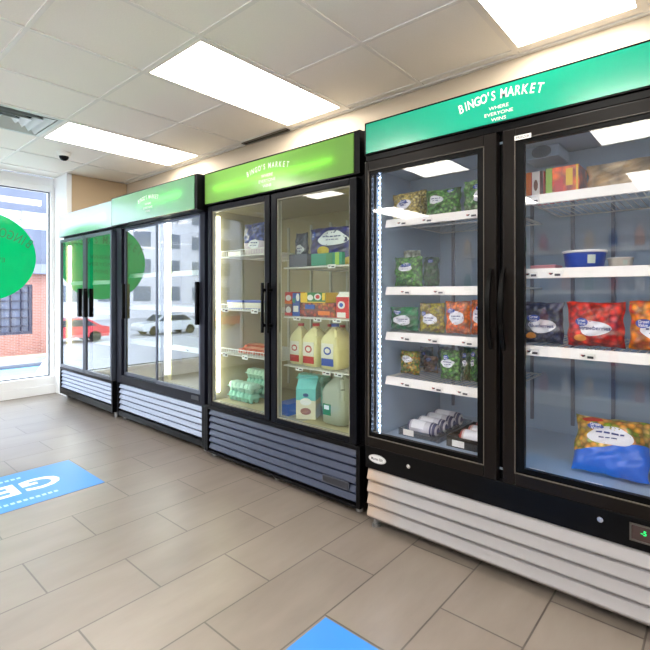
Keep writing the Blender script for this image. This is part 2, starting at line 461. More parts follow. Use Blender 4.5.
# linear slot at the wall
t = thing('slot_vent', 'narrow dark slot vent where the ceiling meets the back wall', 'vent', (-3.05, 2.62, CEIL))
M().frame(-3.34, -2.76, 2.585, 2.645, 0.006, 0, 0.012).v
f = M(); f.box(-3.34, -2.76, 2.60, 2.606, CEIL - .012, CEIL); f.box(-3.34, -2.76, 2.642, 2.648, CEIL - .012, CEIL)
f.build('frame', pb('slot_frame', (120, 110, 96), 0.6), t)
f = M(); f.box(-3.34, -2.76, 2.606, 2.642, CEIL - .004, CEIL); f.box(-3.34, -2.76, 2.622, 2.626, CEIL - .012, CEIL - .004)
f.build('blade', pb('slot_dark', (52, 44, 36), 0.8), t)
# dome camera
t = thing('dome_camera', 'small white ceiling dome camera with black lens bubble', 'security camera', (-4.895, 1.684, CEIL))
M().lathe([(.060, 0.006), (.058, -.018), (.048, -.034)], (-4.895, 1.684, CEIL), 28).build('housing', pb('cam_white', (225, 225, 220), 0.4), t)
M().sphere((-4.895, 1.684, CEIL - .034), .042, 20, 0, (1, 1, 1), -1, 0).build('lens_dome', pb('cam_black', (14, 14, 16), 0.08), t)

# ================================================================== OUTSIDE
GZ = -1.8
road = pb('asphalt', (150, 152, 160), 0.9, noise=0.1, nscale=3)
M().box(-70, -6.25, -60, 40, GZ - 0.1, GZ).build('ground', road, kind='structure')
pav = pb('pavement', (205, 200, 198), 0.9, noise=0.05, nscale=2)
M().box(-18.6, -6.26, -2, 30, GZ, GZ + 0.12).build('sidewalk', pav, kind='structure')
M().box(-20.9, -18.6, 1.5, 30, GZ, GZ + 0.05).build('painted_lane', pb('blue_paint', (120, 185, 225), 0.8, noise=0.05, nscale=2), kind='structure')
M().box(-21.4, -20.9, -2, 30, GZ, GZ + 0.13).build('kerb', pb('kerb_dark', (80, 82, 92), 0.9), kind='structure')
M().box(-24.8, -23.9, 0, 30, GZ, GZ + 0.10).build('verge', pb('verge', (176, 170, 150), 0.9), kind='structure')
brick = brickmat('brick', (156, 98, 84), (142, 88, 76), (160, 140, 134), 0.22, 0.075, 0.008, axes='yz', rough=0.9, bump=0.2, nz_amt=0.1)
bx, by0, by1 = -24.8, 1.0, 20.0
t = thing('brick_building', 'two-storey brick and grey building across the street', 'building', (bx, 9, GZ))
f = M()
wins = [(y, y + 2.45) for y in (1.4, 4.75, 10.4, 13.6)]
zb, zt = -0.75, 1.55
ys = by0
for a, b in wins:
    f.box(bx - 6, bx, ys, a, GZ, 2.5); f.box(bx - 6, bx, a, b, GZ, zb); f.box(bx - 6, bx, a, b, zt, 2.5); ys = b
f.box(bx - 6, bx, ys, by1, GZ, 2.5)
f.build('brick_wall', brick, t)
f = M(); f.box(bx - 6, bx + .02, by0, by1, 2.5, 4.15); f.box(bx - 6, bx + .02, by0, by1, 4.95, 9.5)
f.build('upper_wall', pb('pale_facade', (84, 88, 104), 0.8, noise=0.14, nscale=0.9), t)
f = M(); f.box(bx - .5, bx + .5, by0, by1, 2.05, 2.5); f.build('canopy', pb('canopy_grey', (110, 112, 128), 0.7), t)
f = M(); f.box(bx - 6, bx - .1, by0, by1, 4.15, 4.95); f.build('ribbon_window', pb('ribbon_sky_reflection', (235, 240, 248), 0.15, coat=.5), t)  # the sky's reflection is painted in as a near-white pane colour
f = M()
for k in range(17): f.box(bx - .1, bx + .02, by0 + k * 1.15, by0 + k * 1.15 + .08, 4.15, 4.95)
f.box(bx - .1, bx + .0, by0, by1, 4.52, 4.57)
f.build('ribbon_mullion', pb('mullion_grey', (130, 130, 145), 0.7), t)
for a, b in wins:
    fr = M().frame(a, b, zb, zt, 0.12, 0, 0.1)
    for k in range(1, 6): x = a + (b - a) * k / 6; fr.box(x - .03, x + .03, 0, .08, zb, zt)
    for k in range(1, 6): z = zb + (zt - zb) * k / 6; fr.box(a, b, 0, .08, z - .03, z + .03)
    fr.v = [(bx - .15 + yy, xx, zz) for xx, yy, zz in fr.v]
    wf = fr.build('window', pb('dark_mullion', (46, 42, 60), 0.6), t)
    M().box(bx - .22, bx - .17, a, b, zb, zt).build('pane', pb('street_pane', (60, 64, 84), 0.08, noise=0.45, nscale=1.2), wf)
# low white wall by the shop window
tag(M().prism([(2.02, GZ + .12), (2.62, GZ + .12), (2.62, .32), (2.25, .25), (2.08, -.02), (2.02, -.22)], -7.25, -6.85).build('planter_wall', pb('white_stucco', (236, 236, 238), 0.8), bevel=0.01),
    'low white stepped wall just outside the window', 'wall')

def car(x, y, c, label, rz=pi / 2):
    t = thing('car', label, 'car', (x, y, GZ), rz, 'parked cars')
    body = [(-2.2, .32), (2.2, .32), (2.25, .55), (2.15, .82), (1.25, .95), (.65, 1.42), (-.95, 1.45), (-1.75, .98), (-2.2, .9), (-2.25, .6)]
    b = M().prism(body, -.85, .85, 'y'); ob = b.build('body', pb('car_%d_%d_%d' % c, c, 0.25, coat=1.0), t, bevel=0.08, local=True)
    g = M(); side = [(-1.5, .98), (1.08, .98), (.58, 1.36), (-.9, 1.38)]
    g.prism(side, -.87, -.85, 'y'); g.prism(side, .85, .87, 'y')
    g.add([(1.27, -.7, .97), (1.27, .7, .97), (.7, .7, 1.4), (.7, -.7, 1.4)], [(0, 1, 2, 3)]); g.add([(-1.78, -.7, 1.0), (-1.78, .7, 1.0), (-1.0, .7, 1.43), (-1.0, -.7, 1.43)], [(0, 1, 2, 3)])
    g.build('glazing', pb('car_glass', (40, 48, 58), 0.05), t, local=True)
    for sx in (-1.4, 1.4):
        for sy in (-.8, .8):
            M().cyl((sx, sy - .1, .33), (sx, sy + .1, .33), .33, n=24).build('wheel', pb('tyre', (28, 28, 30), 0.8), t, local=True)
    for sy in (-.6, .6):
        M().box(2.15, 2.27, sy - .18, sy + .18, .62, .76).build('headlamp', pb('lamp_clear', (230, 230, 225), 0.1), t, local=True)
        M().box(-2.27, -2.17, sy - .18, sy + .18, .68, .84).build('tail_lamp', pb('lamp_red', (190, 25, 30), 0.2), t, local=True)
    return t
car(-22.4, 9.6, (62, 72, 88), 'dark blue-grey car parked in front of the brick building', pi / 2 + pi)
car(-30.0, -6.5, (200, 40, 52), 'red car on the street, mirrored in the farthest cooler')
car(-31.0, -13.5, (205, 210, 215), 'silver car on the street, mirrored in the sliding-door cooler')
car(-33.0, -20.0, (186, 50, 48), 'red hatchback on the street beyond the silver car')
# pale block of flats that the cooler doors mirror
t = thing('office_building', 'pale multi-storey building mirrored in the cooler doors', 'building', (-52, -20, GZ))
f = M(); f.box(-60, -52, -48, 0, GZ, 13); f.build('wall', pb('pale_stone', (205, 205, 212), 0.8), t)
for fl in range(4):
    for k in range(12): M().box(-52.05, -51.9, -46 + k * 3.8, -44 + k * 3.8, .2 + fl * 3.2, 1.9 + fl * 3.2).build('window', pb('far_pane', (96, 106, 124), 0.15), t)

# ================================================================== COOLERS
black = pb('black_enamel', (9, 9, 11), 0.3, noise=0.1, nscale=40)
blackm = pb('black_plastic', (5, 5, 6), 0.35)
brownf = pb('bronze_frame', (22, 18, 16), 0.32, noise=0.06, nscale=20, stretch=(1, 1, 8))
navyf = pb('dark_anodised', (22, 24, 34), 0.35)
greyf = pb('grey_anodised', (92, 98, 112), 0.35)
cream = pb('cream_liner', (166, 157, 122), 0.45)
bluel = pb('grey_blue_liner', (160, 182, 204), 0.42)
whitew = pb('white_wire', (222, 222, 216), 0.4)
chan_m = pb('price_channel', (232, 230, 224), 0.35)
chrome = pb('chrome', (210, 212, 215), 0.2, metal=1.0)
gl = glass('cooler_glass', (240, 245, 244), 1.2)
glA = glass('freezer_glass', (248, 248, 250), 1.6)
gl2 = glass('sliding_glass', (238, 244, 242), 3.0)
tagw = pb('tag_paper', (238, 236, 230), 0.6); tagk = pb('tag_ink', (60, 56, 66), 0.6); tagr = pb('tag_red', (196, 70, 60), 0.6)

def letters_sign(parent, xc, y, zc, W, arch_sz, mat, line_sz, gap=.015, name='lettering'):
    t = M(); f = lambda a, b: (xc + a, y, zc + b)
    arc_text(t, "BINGO'S MARKET", arch_sz, f, W, W * .065, bold=0.012, xs=0.72)
    for r, s in enumerate(('WHERE', 'EVERYONE', 'WINS')):
        put_text(t, s, line_sz, lambda a, b, r=r: f(a, b - gap - r * line_sz * 1.24), bold=0.0, xs=1.25)
    t.build(name, mat, parent)

def shelf(root, x0, x1, y0, y1, z, channel=True, lip=False, tags=(), wire=whitew):
    m = M(); r = 0.003
    for y in (y0 + .004, (y0 + y1) / 2, y1 - .004): m.cyl((x0, y, z - .006), (x1, y, z - .006), .004, n=6)
    k = int((x1 - x0) / .026)
    for i in range(k + 1):
        x = x0 + (x1 - x0) * i / k
        m.cyl((x, y0, z - .002), (x, y1, z - .002), .0022, n=5, caps=False)
        if lip: m.cyl((x, y0, z - .002), (x, y0, z + .035), .0022, n=5, caps=False)
    if lip: m.cyl((x0, y0, z + .035), (x1, y0, z + .035), .003, n=6)
    for x in (x0, x1): m.cyl((x, y0, z - .006), (x, y1, z - .006), .004, n=6)
    s = m.build('shelf', wire, root)
    if channel:
        m = M(); m.prism([(y0 - .010, z - .040), (y0 - .018, z - .038), (y0 - .006, z + .001), (y0 + .004, z + .001), (y0 + .004, z - .004), (y0 - .001, z - .004)], x0, x1)
        m.build('price_channel', chan_m, s)
    tz = .038 if channel else .020
    for tx, tw, th in tags:
        m = M(); yy = y0 - .021
        m.box(tx - tw / 2, tx + tw / 2, yy, yy + .0025, z - tz, z - tz + th, 0)
        for q in range(3): m.box(tx - tw * (.38 - .05 * q), tx - tw * (.38 - .05 * q) + tw * .16, yy - .0006, yy, z - tz + th * (.55 - .1 * (q % 2)), z - tz + th * .75, 1 if q else 2)
        m.box(tx + tw * .0, tx + tw * .38, yy - .0006, yy, z - tz + th * .25, z - tz + th * .6, 1)
        m.build('price_tag', [tagw, tagk, tagr], s)
    return s

def cabinet(root, x0, x1, y0, y1, z0, z1, liner, outer, zf, xi0, xi1, zi1, mull=None, t=0.045):
    """shell: outer skin open in front, liner inside"""
    m = M()
    m.box(x0, x0 + t - .004, y0, y1, z0, z1); m.box(x1 - t + .004, x1, y0, y1, z0, z1)
    m.box(x0 + t - .004, x1 - t + .004, y1 - .03, y1, z0, z1); m.box(x0 + t - .004, x1 - t + .004, y0, y1 - .03, zi1 + .01, z1)
    m.box(x0 + t - .004, x1 - t + .004, y0, y1 - .03, z0, zf - .01)
    m.build('cabinet', outer, root, bevel=0.003)
    m = M()
    m.box(x0 + t - .004, xi0, y0 + .002, y1 - .03, zf, zi1); m.box(xi1, x1 - t + .004, y0 + .002, y1 - .03, zf, zi1)
    m.box(x0 + t - .004, x1 - t + .004, y0 + .002, y1 - .03, zf - .01, zf); m.box(x0 + t - .004, x1 - t + .004, y0 + .002, y1 - .03, zi1, zi1 + .01)
    m.box(xi0, xi1, y1 - .06, y1 - .03, zf, zi1)
    m.build('liner', liner, root)
    if mull:
        M().box(mull[0], mull[1], y0 + .002, y0 + .035, zf, zi1).build('mullion', mull[2], root)

def louvers(root, x0, x1, z0, z1, y, n, m_slat, m_back, depth=.022, back=0.012):
    g = M(); p = (z1 - z0) / n
    for k in range(n):
        z = z0 + k * p
        g.prism([(y + depth, z + p * .98), (y + depth * .55, z + p * .90), (y + .002, z + p * .40), (y, z + p * .28), (y + .002, z + p * .18), (y + depth * .5, z + p * .10), (y + depth, z + p * .12)], x0, x1)
    o = g.build('louver_grille', m_slat, root)
    M().box(x0 - .008, x1 + .008, y + depth, y + depth + back, z0 - .006, z1 + .006).build('grille_backing', m_back, root)
    return o

def header(root, x0, x1, y, yb, z0, z1, m_sign, m_case, lit=None, edge=.012, text=None, sign_pad=(0, 0)):
    """case: open-front box; translucent sign face; tube behind"""
    c = M()
    c.box(x0, x1, y, yb, z1 - .006, z1); c.box(x0, x1, y, yb, z0, z0 + .006)
    c.box(x0, x0 + .008, y, yb, z0 + .006, z1 - .006); c.box(x1 - .008 - sign_pad[1], x1, y, yb, z0 + .006, z1 - .006)
    c.box(x0 + .008, x1 - .008, yb - .006, yb, z0 + .006, z1 - .006)
    h = c.build('header_case', m_case, root, bevel=.002)
    M().box(x0 + edge, x1 - edge - sign_pad[1], y - .001, y + .004, z0 + edge * .8, z1 - edge * .8).build('sign_panel', m_sign, h)
    if lit:
        a, b, zc, r, em = lit
        M().cyl((a, y + .026, zc), (b, y + .026, zc), r, n=12).build('lamp_tube', em, h)
        w_ = pb('reflector_grey', (150, 150, 148), .6)
        M().box(x0 + .009, x1 - .009 - sign_pad[1], yb - .010, yb - .0065, z0 + .008, z1 - .008).build('reflector', w_, h)
    if text:
        letters_sign(h, text[0], y - .0022, text[1], text[2], text[3], text[4], text[5], text[6])
    return h

# ---------------------------------------------------------------- freezer with teal header (nearest)
AX0, AX1, AY = -1.400, -0.030, 1.86
A = thing('display_freezer', 'two-door glass freezer with teal header and white louvres, nearest the camera', 'freezer', ((AX0 + AX1) / 2, AY, 0), group='upright glass-door coolers along the wall')
cabinet(A, AX0, AX1, 1.905, 2.63, .10, 2.035, bluel, black, .45, AX0 + .05, AX1 - .05, 1.80, (-.735, -.690, blackm))
# black fascia under the doors and above them
M().box(AX0, AX1, 1.868, 1.905, .296, .405).build('lower_fascia', black, A, bevel=.003)
M().box(AX0, AX1, 1.872, 1.905, 1.842, 1.872).build('upper_fascia', black, A, bevel=.003)
teal = acrylic('teal_sign', (0, 178, 142), .2, 1.7, .18)
white_l = pb('white_vinyl', (245, 248, 246), .5)
header(A, AX0, AX1, 1.862, 1.93, 1.872, 2.035, teal, blackm, None, .010,
       text=((XP(459, 1.86) + XP(543, 1.86)) / 2, 1.951, .345, .054, white_l, .0195, .017))
stain = None
m, n, l = new('white_louver')
p = n['Principled BSDF']; tc = n.new('ShaderNodeTexCoord'); sx = n.new('ShaderNodeSeparateXYZ'); nz = n.new('ShaderNodeTexNoise'); nz.inputs['Scale'].default_value = 14; nz.inputs['Detail'].default_value = 5
l.new(tc.outputs['Object'], sx.inputs[0]); l.new(tc.outputs['Object'], nz.inputs['Vector'])
mr = n.new('ShaderNodeMapRange'); mr.inputs[1].default_value = -1.39; mr.inputs[2].default_value = -1.18; mr.inputs[3].default_value = .75; mr.inputs[4].default_value = 0.0
l.new(sx.outputs[0], mr.inputs[0]); mu = n.new('ShaderNodeMath'); mu.operation = 'MULTIPLY'; l.new(mr.outputs[0], mu.inputs[0]); l.new(nz.outputs['Fac'], mu.inputs[1])
mxx = n.new('ShaderNodeMix'); mxx.data_type = 'RGBA'; mxx.inputs[6].default_value = col(150, 147, 149); mxx.inputs[7].default_value = col(186, 140, 84)
l.new(mu.outputs[0], mxx.inputs[0]); l.new(mxx.outputs[2], p.inputs['Base Color']); p.inputs['Roughness'].default_value = .4
lv = louvers(A, AX0 + .018, AX1 - .01, .048, .293, 1.858, 4, m, pb('louver_gap', (120, 112, 108), .7))
M().box(AX0 + .03, AX1 - .03, 1.93, 2.6, .085, .11).build('base_pan', black, A)
for x in (AX0 + .045, AX1 - .06):
    for y in (1.90, 2.52):
        M().cyl((x, y, 0), (x, y, .10), .013, n=12).cyl((x, y, 0), (x, y, .012), .022, n=14).build('leg', pb('zinc', (150, 150, 150), .4, metal=.8), A)
def doorA(x0, x1, hinge_left, hx):
    fr = M().frame(x0, x1, .408, 1.838, .05, AY, 1.900, wl=.022 if hinge_left else .050, wr=.055 if hinge_left else .030, wb=.05, wt=.048)
    d = fr.build('door', brownf, A, bevel=.004)
    a = x0 + (.022 if hinge_left else .050); b = x1 - (.055 if hinge_left else .030)
    M().frame(a, b, .458, 1.79, .022, AY + .008, AY + .03, wl=.014 if hinge_left else .034, wr=.030, wb=.022, wt=.018).build('black_border', blackm, d)
    M().frame(a - .002, b + .002, .456, 1.792, .0025, AY - .001, AY + .009).build('bright_trim', pb('trim_bright', (84, 78, 70), .4), d)
    M().box(a, b, AY + .014, AY + .020, .46, 1.788).build('glass_pane', glA, d)
    # bowed pull handle
    h = M(); N = 14; pts = []
    for i in range(N + 1):
        s = i / N; z = .945 + .335 * s; yy = AY - .004 - .040 * sin(pi * s) ** .8; pts.append((yy, z, .006 + .004 * sin(pi * s)))
    for i in range(N):
        (ya, za, wa), (yb_, zb_, wb_) = pts[i], pts[i + 1]
        vs = [(hx - wa, ya, za), (hx + wa, ya, za), (hx + wa, ya + .012, za), (hx - wa, ya + .012, za), (hx - wb_, yb_, zb_), (hx + wb_, yb_, zb_), (hx + wb_, yb_ + .012, zb_), (hx - wb_, yb_ + .012, zb_)]
        h.add(vs, [(0, 3, 2, 1), (4, 5, 6, 7), (0, 1, 5, 4), (1, 2, 6, 5), (2, 3, 7, 6), (3, 0, 4, 7)])
    h.build('handle', pb('handle_black', (8, 8, 8), .3), d)
    return d, a, b
dL, aL, bL = doorA(AX0 + .003, -.722, True, XP(488, 1.83))
dR, aR, bR = doorA(-.697, AX1 - .003, False, XP(501, 1.83))
# FREEZER sticker on the right door
m = M(); m.box(-.648, -.584, AY - .0015, AY + .0, 1.787, 1.805, 0); put_text(m, 'FREEZER', .015, lambda a, b: (-.616 + a, AY - .0022, 1.791 + b), .01, .9, 1)
m.build('freezer_sticker', [tagw, tagk], dR)
# oval badge, locks, thermometer
m = M(); cxb = -1.325
ov = [(cxb + .052 * cos(2 * pi * i / 32), .352 + .021 * sin(2 * pi * i / 32)) for i in range(32)]
m.prism(ov, 1.866, 1.870, 'y', 0)
ov = [(cxb + .045 * cos(2 * pi * i / 32), .352 + .016 * sin(2 * pi * i / 32)) for i in range(32)]
m.prism(ov, 1.8650, 1.8661, 'y', 2)
put_text(m, 'Master-Bilt', .020, lambda a, b: (cxb + a, 1.8645, .346 + b), .008, .8, 1)
m.build('badge', [pb('badge_silver', (190, 190, 192), .3), pb('badge_ink', (40, 42, 48), .4), pb('badge_white', (212, 212, 214), .35)], A)
for x, z in ((-1.143, .362), (-.346, .366)):
    M().cyl((x, 1.862, z), (x, 1.87, z), .010, n=20).cyl((x, 1.8605, z), (x, 1.863, z), .004, n=10).build('lock', chrome, A)
m = M(); m.frame(-.256, -.12, .325, .385, .005, 1.862, 1.869, 0); m.box(-.251, -.125, 1.865, 1.868, .33, .38, 1)
m.build('thermometer_frame', [pb('dark_bezel', (70, 66, 62), .4), pb('display_dark', (58, 44, 44), .2)], A)
m = M(); put_text(m, '-5', .022, lambda a, b: (-.215 + a, 1.8642, .352 + b), .03, 1.0)
m.build('thermometer_digits', emis('led_green', (40, 220, 110), .6), A)
# LED dot strips inside both doors
ledw = emis('cold_led', (190, 218, 255), 48.0)
for x in (AX0 + .062, -.672):
    s = M().box(x - .006, x + .006, 1.908, 1.914, .47, 1.78, 0)
    z = .48
    while z < 1.77:
        s.box(x - .0025, x + .0025, 1.9055, 1.908, z, z + .006, 1); z += .025
    s.build('light_strip', [pb('strip_base', (200, 205, 212), .4), ledw], A)
# evaporator housing with round guard, shelf standards
m = M(); m.box(AX0 + .06, AX1 - .06, 2.20, 2.57, 1.69, 1.799)
hz = m.build('evaporator_housing', bluel, A, bevel=.006)
fx = XP(541, 2.03); M().box(fx - .07, fx + .07, 2.035, 2.19, 1.748, 1.799).build('fan_box', bluel, A, bevel=.005)
gx_, gz_, gyy = fx, 1.774, 2.031
m = M()
for r_, k in ((.009, 8), (.018, 12), (.027, 17), (.036, 22)):
    for i in range(k):
        a = 2 * pi * i / k; m.cyl((gx_ + r_ * cos(a), gyy, gz_ + r_ * .62 * sin(a)), (gx_ + r_ * cos(a), 2.036, gz_ + r_ * .62 * sin(a)), .0028, n=6)
m.build('fan_guard', pb('vent_dark', (40, 44, 54), .6), hz)
for x in (-1.26, -1.05, -.80, -.60, -.42, -.12):
    M().box(x - .008, x + .008, 2.558, 2.57, .50, 1.68).build('shelf_standard', pb('standard_grey', (104, 112, 132), .5), A)
ysf, ysb = 1.945, 2.54
for z, tg in ((1.546, (-1.22, -1.08, -.86)), (1.207, (-1.20, -1.02)), (.980, (-1.2, -1.05, -.88)), (.756, (-1.2, -1.03, -.9))):
    shelf(A, -1.318, -.745, ysf, ysb, z, tags=[(x, .06, .024) for x in tg])
for z, tg in ((1.575, (-.60,)), (1.276, (-.605, -.515)), (.963, (-.60, -.40))):
    shelf(A, -.655, -.085, ysf, ysb, z, tags=[(x, .055, .026) for x in tg])
for x, y, q in ((XP(537, 1.97), 1.95, .1), (XP(594, 1.97), 1.95, -.1)):
    m = M(); m.box(x - .03, x + .03, y, y + .022, .4505, .453, 0); m.box(x - .02, x + .015, y + .006, y + .012, .453, .4534, 1)
    m.build('price_tag', [tagw, tagk], A)

# ---------------------------------------------------------------- cooler with lime header
BX0, BX1, BY = -2.885, -1.468, 1.91
B = thing('glass_door_cooler', 'two-door glass cooler with glowing lime-green header and navy louvres, holding milk jugs', 'cooler', ((BX0 + BX1) / 2, BY, 0), group='upright glass-door coolers along the wall')
cabinet(B, BX0, BX1, 1.95, 2.64, .06, 2.04, cream, black, .40, BX0 + .05, BX1 - .05, 1.775, (-2.195, -2.145, pb('mull_cream', (206, 200, 178), .5)))
lime = acrylic('lime_sign', (146, 205, 100), .5, 1.0, .15)
tubeB = emis('header_tube', (255, 255, 215), 11.0)
header(B, BX0, BX1 - .0, 1.912, 1.985, 1.805, 2.035, lime, blackm, (-2.77, -1.66, 1.912, .013, tubeB), .012,
       text=(-2.20, 1.930, .40, .048, pb('white_vinyl_soft', (236, 250, 226), .5), .026, .024), sign_pad=(0, .03))
louvers(B, BX0 + .05, BX1 - .035, .058, .345, 1.918, 6, pb('navy_slat', (44, 52, 76), .35), pb('navy_gap', (16, 17, 24), .7))
f = M(); f.box(BX0, BX0 + .042, 1.912, 1.95, .04, .37); f.box(BX1 - .027, BX1, 1.912, 1.95, .04, .37); f.box(BX0 + .042, BX1 - .027, 1.916, 1.95, .035, .052); f.box(BX0 + .042, BX1 - .027, 1.912, 1.95, .347, .375)
f.build('grille_frame', black, B, bevel=.003)
m = M(); m.box(-1.735, -1.545, 1.914, 1.919, .118, .162, 0); m.box(-1.73, -1.55, 1.9132, 1.914, .123, .157, 1)
m.build('name_plate', [pb('plate_edge', (70, 74, 86), .3), pb('plate_dark', (36, 38, 48), .4)], B)
for x in (BX0 + .05, -2.17, BX1 - .05):
    M().cyl((x, 1.975, 0), (x, 1.975, .06), .02, n=12).build('caster', pb('zinc', (150, 150, 150), .4), B)
for x in (BX0 + .05, BX1 - .05):
    M().cyl((x, 2.58, 0), (x, 2.58, .06), .02, n=12).build('caster', pb('zinc', (150, 150, 150), .4), B)
def doorB(x0, x1, hx):
    d = M().frame(x0, x1, .378, 1.79, .048, BY, 1.948, wb=.030, wt=.035).build('door', pb('blue_black', (12, 13, 19), .3), B, bevel=.004)
    a, b = x0 + .048, x1 - .048
    M().frame(a, b, .408, 1.755, .008, BY + .008, BY + .03).build('gasket', pb('gasket_grey', (128, 126, 112), .5), d)
    M().box(a, b, BY + .012, BY + .018, .408, 1.755).build('glass_pane', gl, d)
    h = M().box(hx - .008, hx + .008, BY - .045, BY - .030, .93, 1.24); h.box(hx - .006, hx + .006, BY - .032, BY, .965, .985); h.box(hx - .006, hx + .006, BY - .032, BY, 1.185, 1.205)
    h.build('handle', blackm, d, bevel=.003)
doorB(-2.838, -2.178, XP(262.3, 1.872))
doorB(-2.162, -1.490, XP(267.5, 1.872))
tubeW = emis('warm_tube', (255, 246, 216), 6.0)
M().cyl((BX0 + .066, 1.985, .46), (BX0 + .066, 1.985, 1.73), .012, n=12).build('light_tube', tubeW, B)
M().cyl((BX1 - .066, 1.975, .46), (BX1 - .066, 1.975, 1.73), .009, n=12).build('light_tube', emis('warm_tube_dim', (255, 246, 216), 3.0), B)
for x in (-2.70, -2.45, -2.25, -2.09, -1.84, -1.6):
    M().box(x - .008, x + .008, 2.566, 2.58, .45, 1.70).build('shelf_standard', pb('std_cream', (190, 190, 176), .5), B)
for z, tg, wd in ((1.44, (), 0), (1.06, (-2.72, -2.40), .07), (.745, (-2.72, -2.5), .06)):
    shelf(B, -2.815, -2.20, 1.995, 2.55, z, channel=False, lip=True, tags=[(x, wd, .03) for x in tg])
for z, tg in ((1.338, (-1.72,)), (1.030, (-2.0, -1.83, -1.68)), (.725, (-1.98, -1.76, -1.67))):
    shelf(B, -2.135, -1.54, 1.995, 2.55, z, channel=False, tags=[(x, .06, .022) for x in tg])
    
# ---------------------------------------------------------------- sliding-door cooler
CX0, CX1, CYY = -4.352, -2.925, 1.94
Cc = thing('sliding_door_cooler', 'empty sliding-door glass cooler with overhanging pale green header', 'cooler', ((CX0 + CX1) / 2, CYY, 0), group='upright glass-door coolers along the wall')
cabinet(Cc, CX0, CX1, 1.985, 2.64, .035, 1.80, cream, black, .45, CX0 + .05, CX1 - .05, 1.775)
green = acrylic('green_sign', (124, 208, 146), .5, 3.0, .2)
header(Cc, -4.285, -2.900, 1.865, 2.05, 1.778, 2.035, green, blackm, (-3.78, -3.12, 1.92, .013, emis('header_tube_b', (255, 255, 170), 28.0)), .010,
       text=(-3.61, 1.922, .33, .046, white_l, .024, .026), sign_pad=(0, .03))
f = M(); f.frame(CX0, CX1, .345, 1.80, .04, 1.942, 1.985, wl=.10, wr=.06, wb=.075, wt=.03)
f.build('jamb', navyf, Cc, bevel=.003)
M().box(CX0 + .1, CX1 - .06, 1.944, 1.984, 1.768, 1.772).build('track', greyf, Cc)
louvers(Cc, CX0 + .04, CX1 - .045, .095, .335, 1.948, 5, pb('steel_slat', (140, 150, 172), .25), pb('steel_gap', (34, 36, 44), .7))
f = M(); f.box(CX0, CX0 + .035, 1.942, 1.985, .04, .345); f.box(CX1 - .04, CX1, 1.942, 1.985, .04, .345); f.box(CX0 + .035, CX1 - .04, 1.946, 1.985, .04, .086)
f.build('grille_frame', black, Cc, bevel=.003)
m = M(); m.box(-3.10, -3.0, 1.940, 1.943, .375, .405); m.build('name_plate', pb('plate_dark', (36, 38, 48), .4), Cc)
for x in (CX0 + .06, CX1 - .06):
    for y in (2.0, 2.57): M().cyl((x, y, 0), (x, y, .035), .02, n=12).build('caster', pb('zinc', (150, 150, 150), .4), Cc)
def slide(x0, x1, y, hx, hm):
    d = M().frame(x0, x1, .420, 1.765, .022, y, y + .018, wb=.03, wt=.02).build('door', pb('steel_frame', (84, 90, 104), .3, metal=.4), Cc, bevel=.002)
    M().box(x0 + .022, x1 - .022, y + .006, y + .012, .45, 1.745).build('glass_pane', gl2, d)
    M().box(hx - .012, hx + .012, y - .030, y - .001, .94, 1.26).build('handle', hm, d, bevel=.004)
slide(-4.25, -3.575, 1.966, -4.235, blackm)
slide(-3.640, -2.985, 1.945, -3.003, blackm)
M().cyl((XP(167, 2.01), 2.01, .50), (XP(167, 2.01), 2.01, 1.76), .019, n=12).build('light_tube', emis('warm_tube_c', (255, 252, 232), 4.0), Cc)
M().box(XP(167, 2.01) - .03, XP(167, 2.01) + .03, 2.032, 2.045, .45, 1.775).build('light_channel', cream, Cc)
for z in (1.355, 1.062, .742): shelf(Cc, CX0 + .055, CX1 - .055, 2.05, 2.55, z, tags=[(-3.3, .05, .03)] if z < .8 else [])
for x in (-3.9, -3.55, -3.2): M().box(x - .012, x + .012, 2.57, 2.58, .5, 1.7).build('shelf_standard', pb('std_cream', (190, 190, 176), .5), Cc)

# ---------------------------------------------------------------- farthest cooler
DX0, DX1, DY = -5.685, -4.370, 1.91
D = thing('glass_door_cooler', 'farthest two-door cooler with mint header, next to the window pier', 'cooler', ((DX0 + DX1) / 2, DY, 0), group='upright glass-door coolers along the wall')
cabinet(D, DX0, DX1, 1.955, 2.62, .05, 1.79, cream, black, .40, DX0 + .05, DX1 - .05, 1.745, (-5.03, -4.99, navyf))
mint = acrylic('mint_sign', (176, 228, 198), .5, 2.8, .2)
header(D, DX0, DX1 + .012, 1.905, 1.985, 1.79, 2.035, mint, greyf, (-5.6, -4.5, 1.90, .012, emis('header_tube_d', (245, 255, 235), 20.0)), .006)
louvers(D, DX0 + .03, DX1 - .03, .125, .325, 1.918, 5, pb('steel_slat', (140, 150, 172), .25), pb('steel_gap', (34, 36, 44), .7))
f = M(); f.box(DX0, DX0 + .027, 1.912, 1.955, .06, .352); f.box(DX1 - .027, DX1, 1.912, 1.955, .06, .352); f.box(DX0 + .027, DX1 - .027, 1.914, 1.955, .06, .12); f.box(DX0 + .027, DX1 - .027, 1.912, 1.955, .328, .352)
f.build('grille_frame', black, D, bevel=.003)
for x in (DX0 + .06, DX1 - .06):
    for y in (1.98, 2.55): M().cyl((x, y, 0), (x, y, .05), .02, n=12).build('caster', pb('zinc', (150, 150, 150), .4), D)
def doorD(x0, x1, hx):
    d = M().frame(x0, x1, .356, 1.762, .03, DY, 1.952, wb=.035).build('door', pb('steel_dark', (62, 68, 80), .3), D, bevel=.003)
    M().box(x0 + .03, x1 - .03, DY + .012, DY + .018, .39, 1.732).build('glass_pane', gl2, d)
    M().box(hx - .022, hx + .022, DY - .035, DY - .001, .93, 1.22).build('handle', blackm, d, bevel=.004)
doorD(-5.668, -5.018, -5.075)
doorD(-5.006, -4.385, -4.945)
M().cyl((DX0 + .075, 1.99, .46), (DX0 + .075, 1.99, 1.70), .016, n=12).build('light_tube', emis('warm_tube_d', (255, 250, 225), 4.0), D)
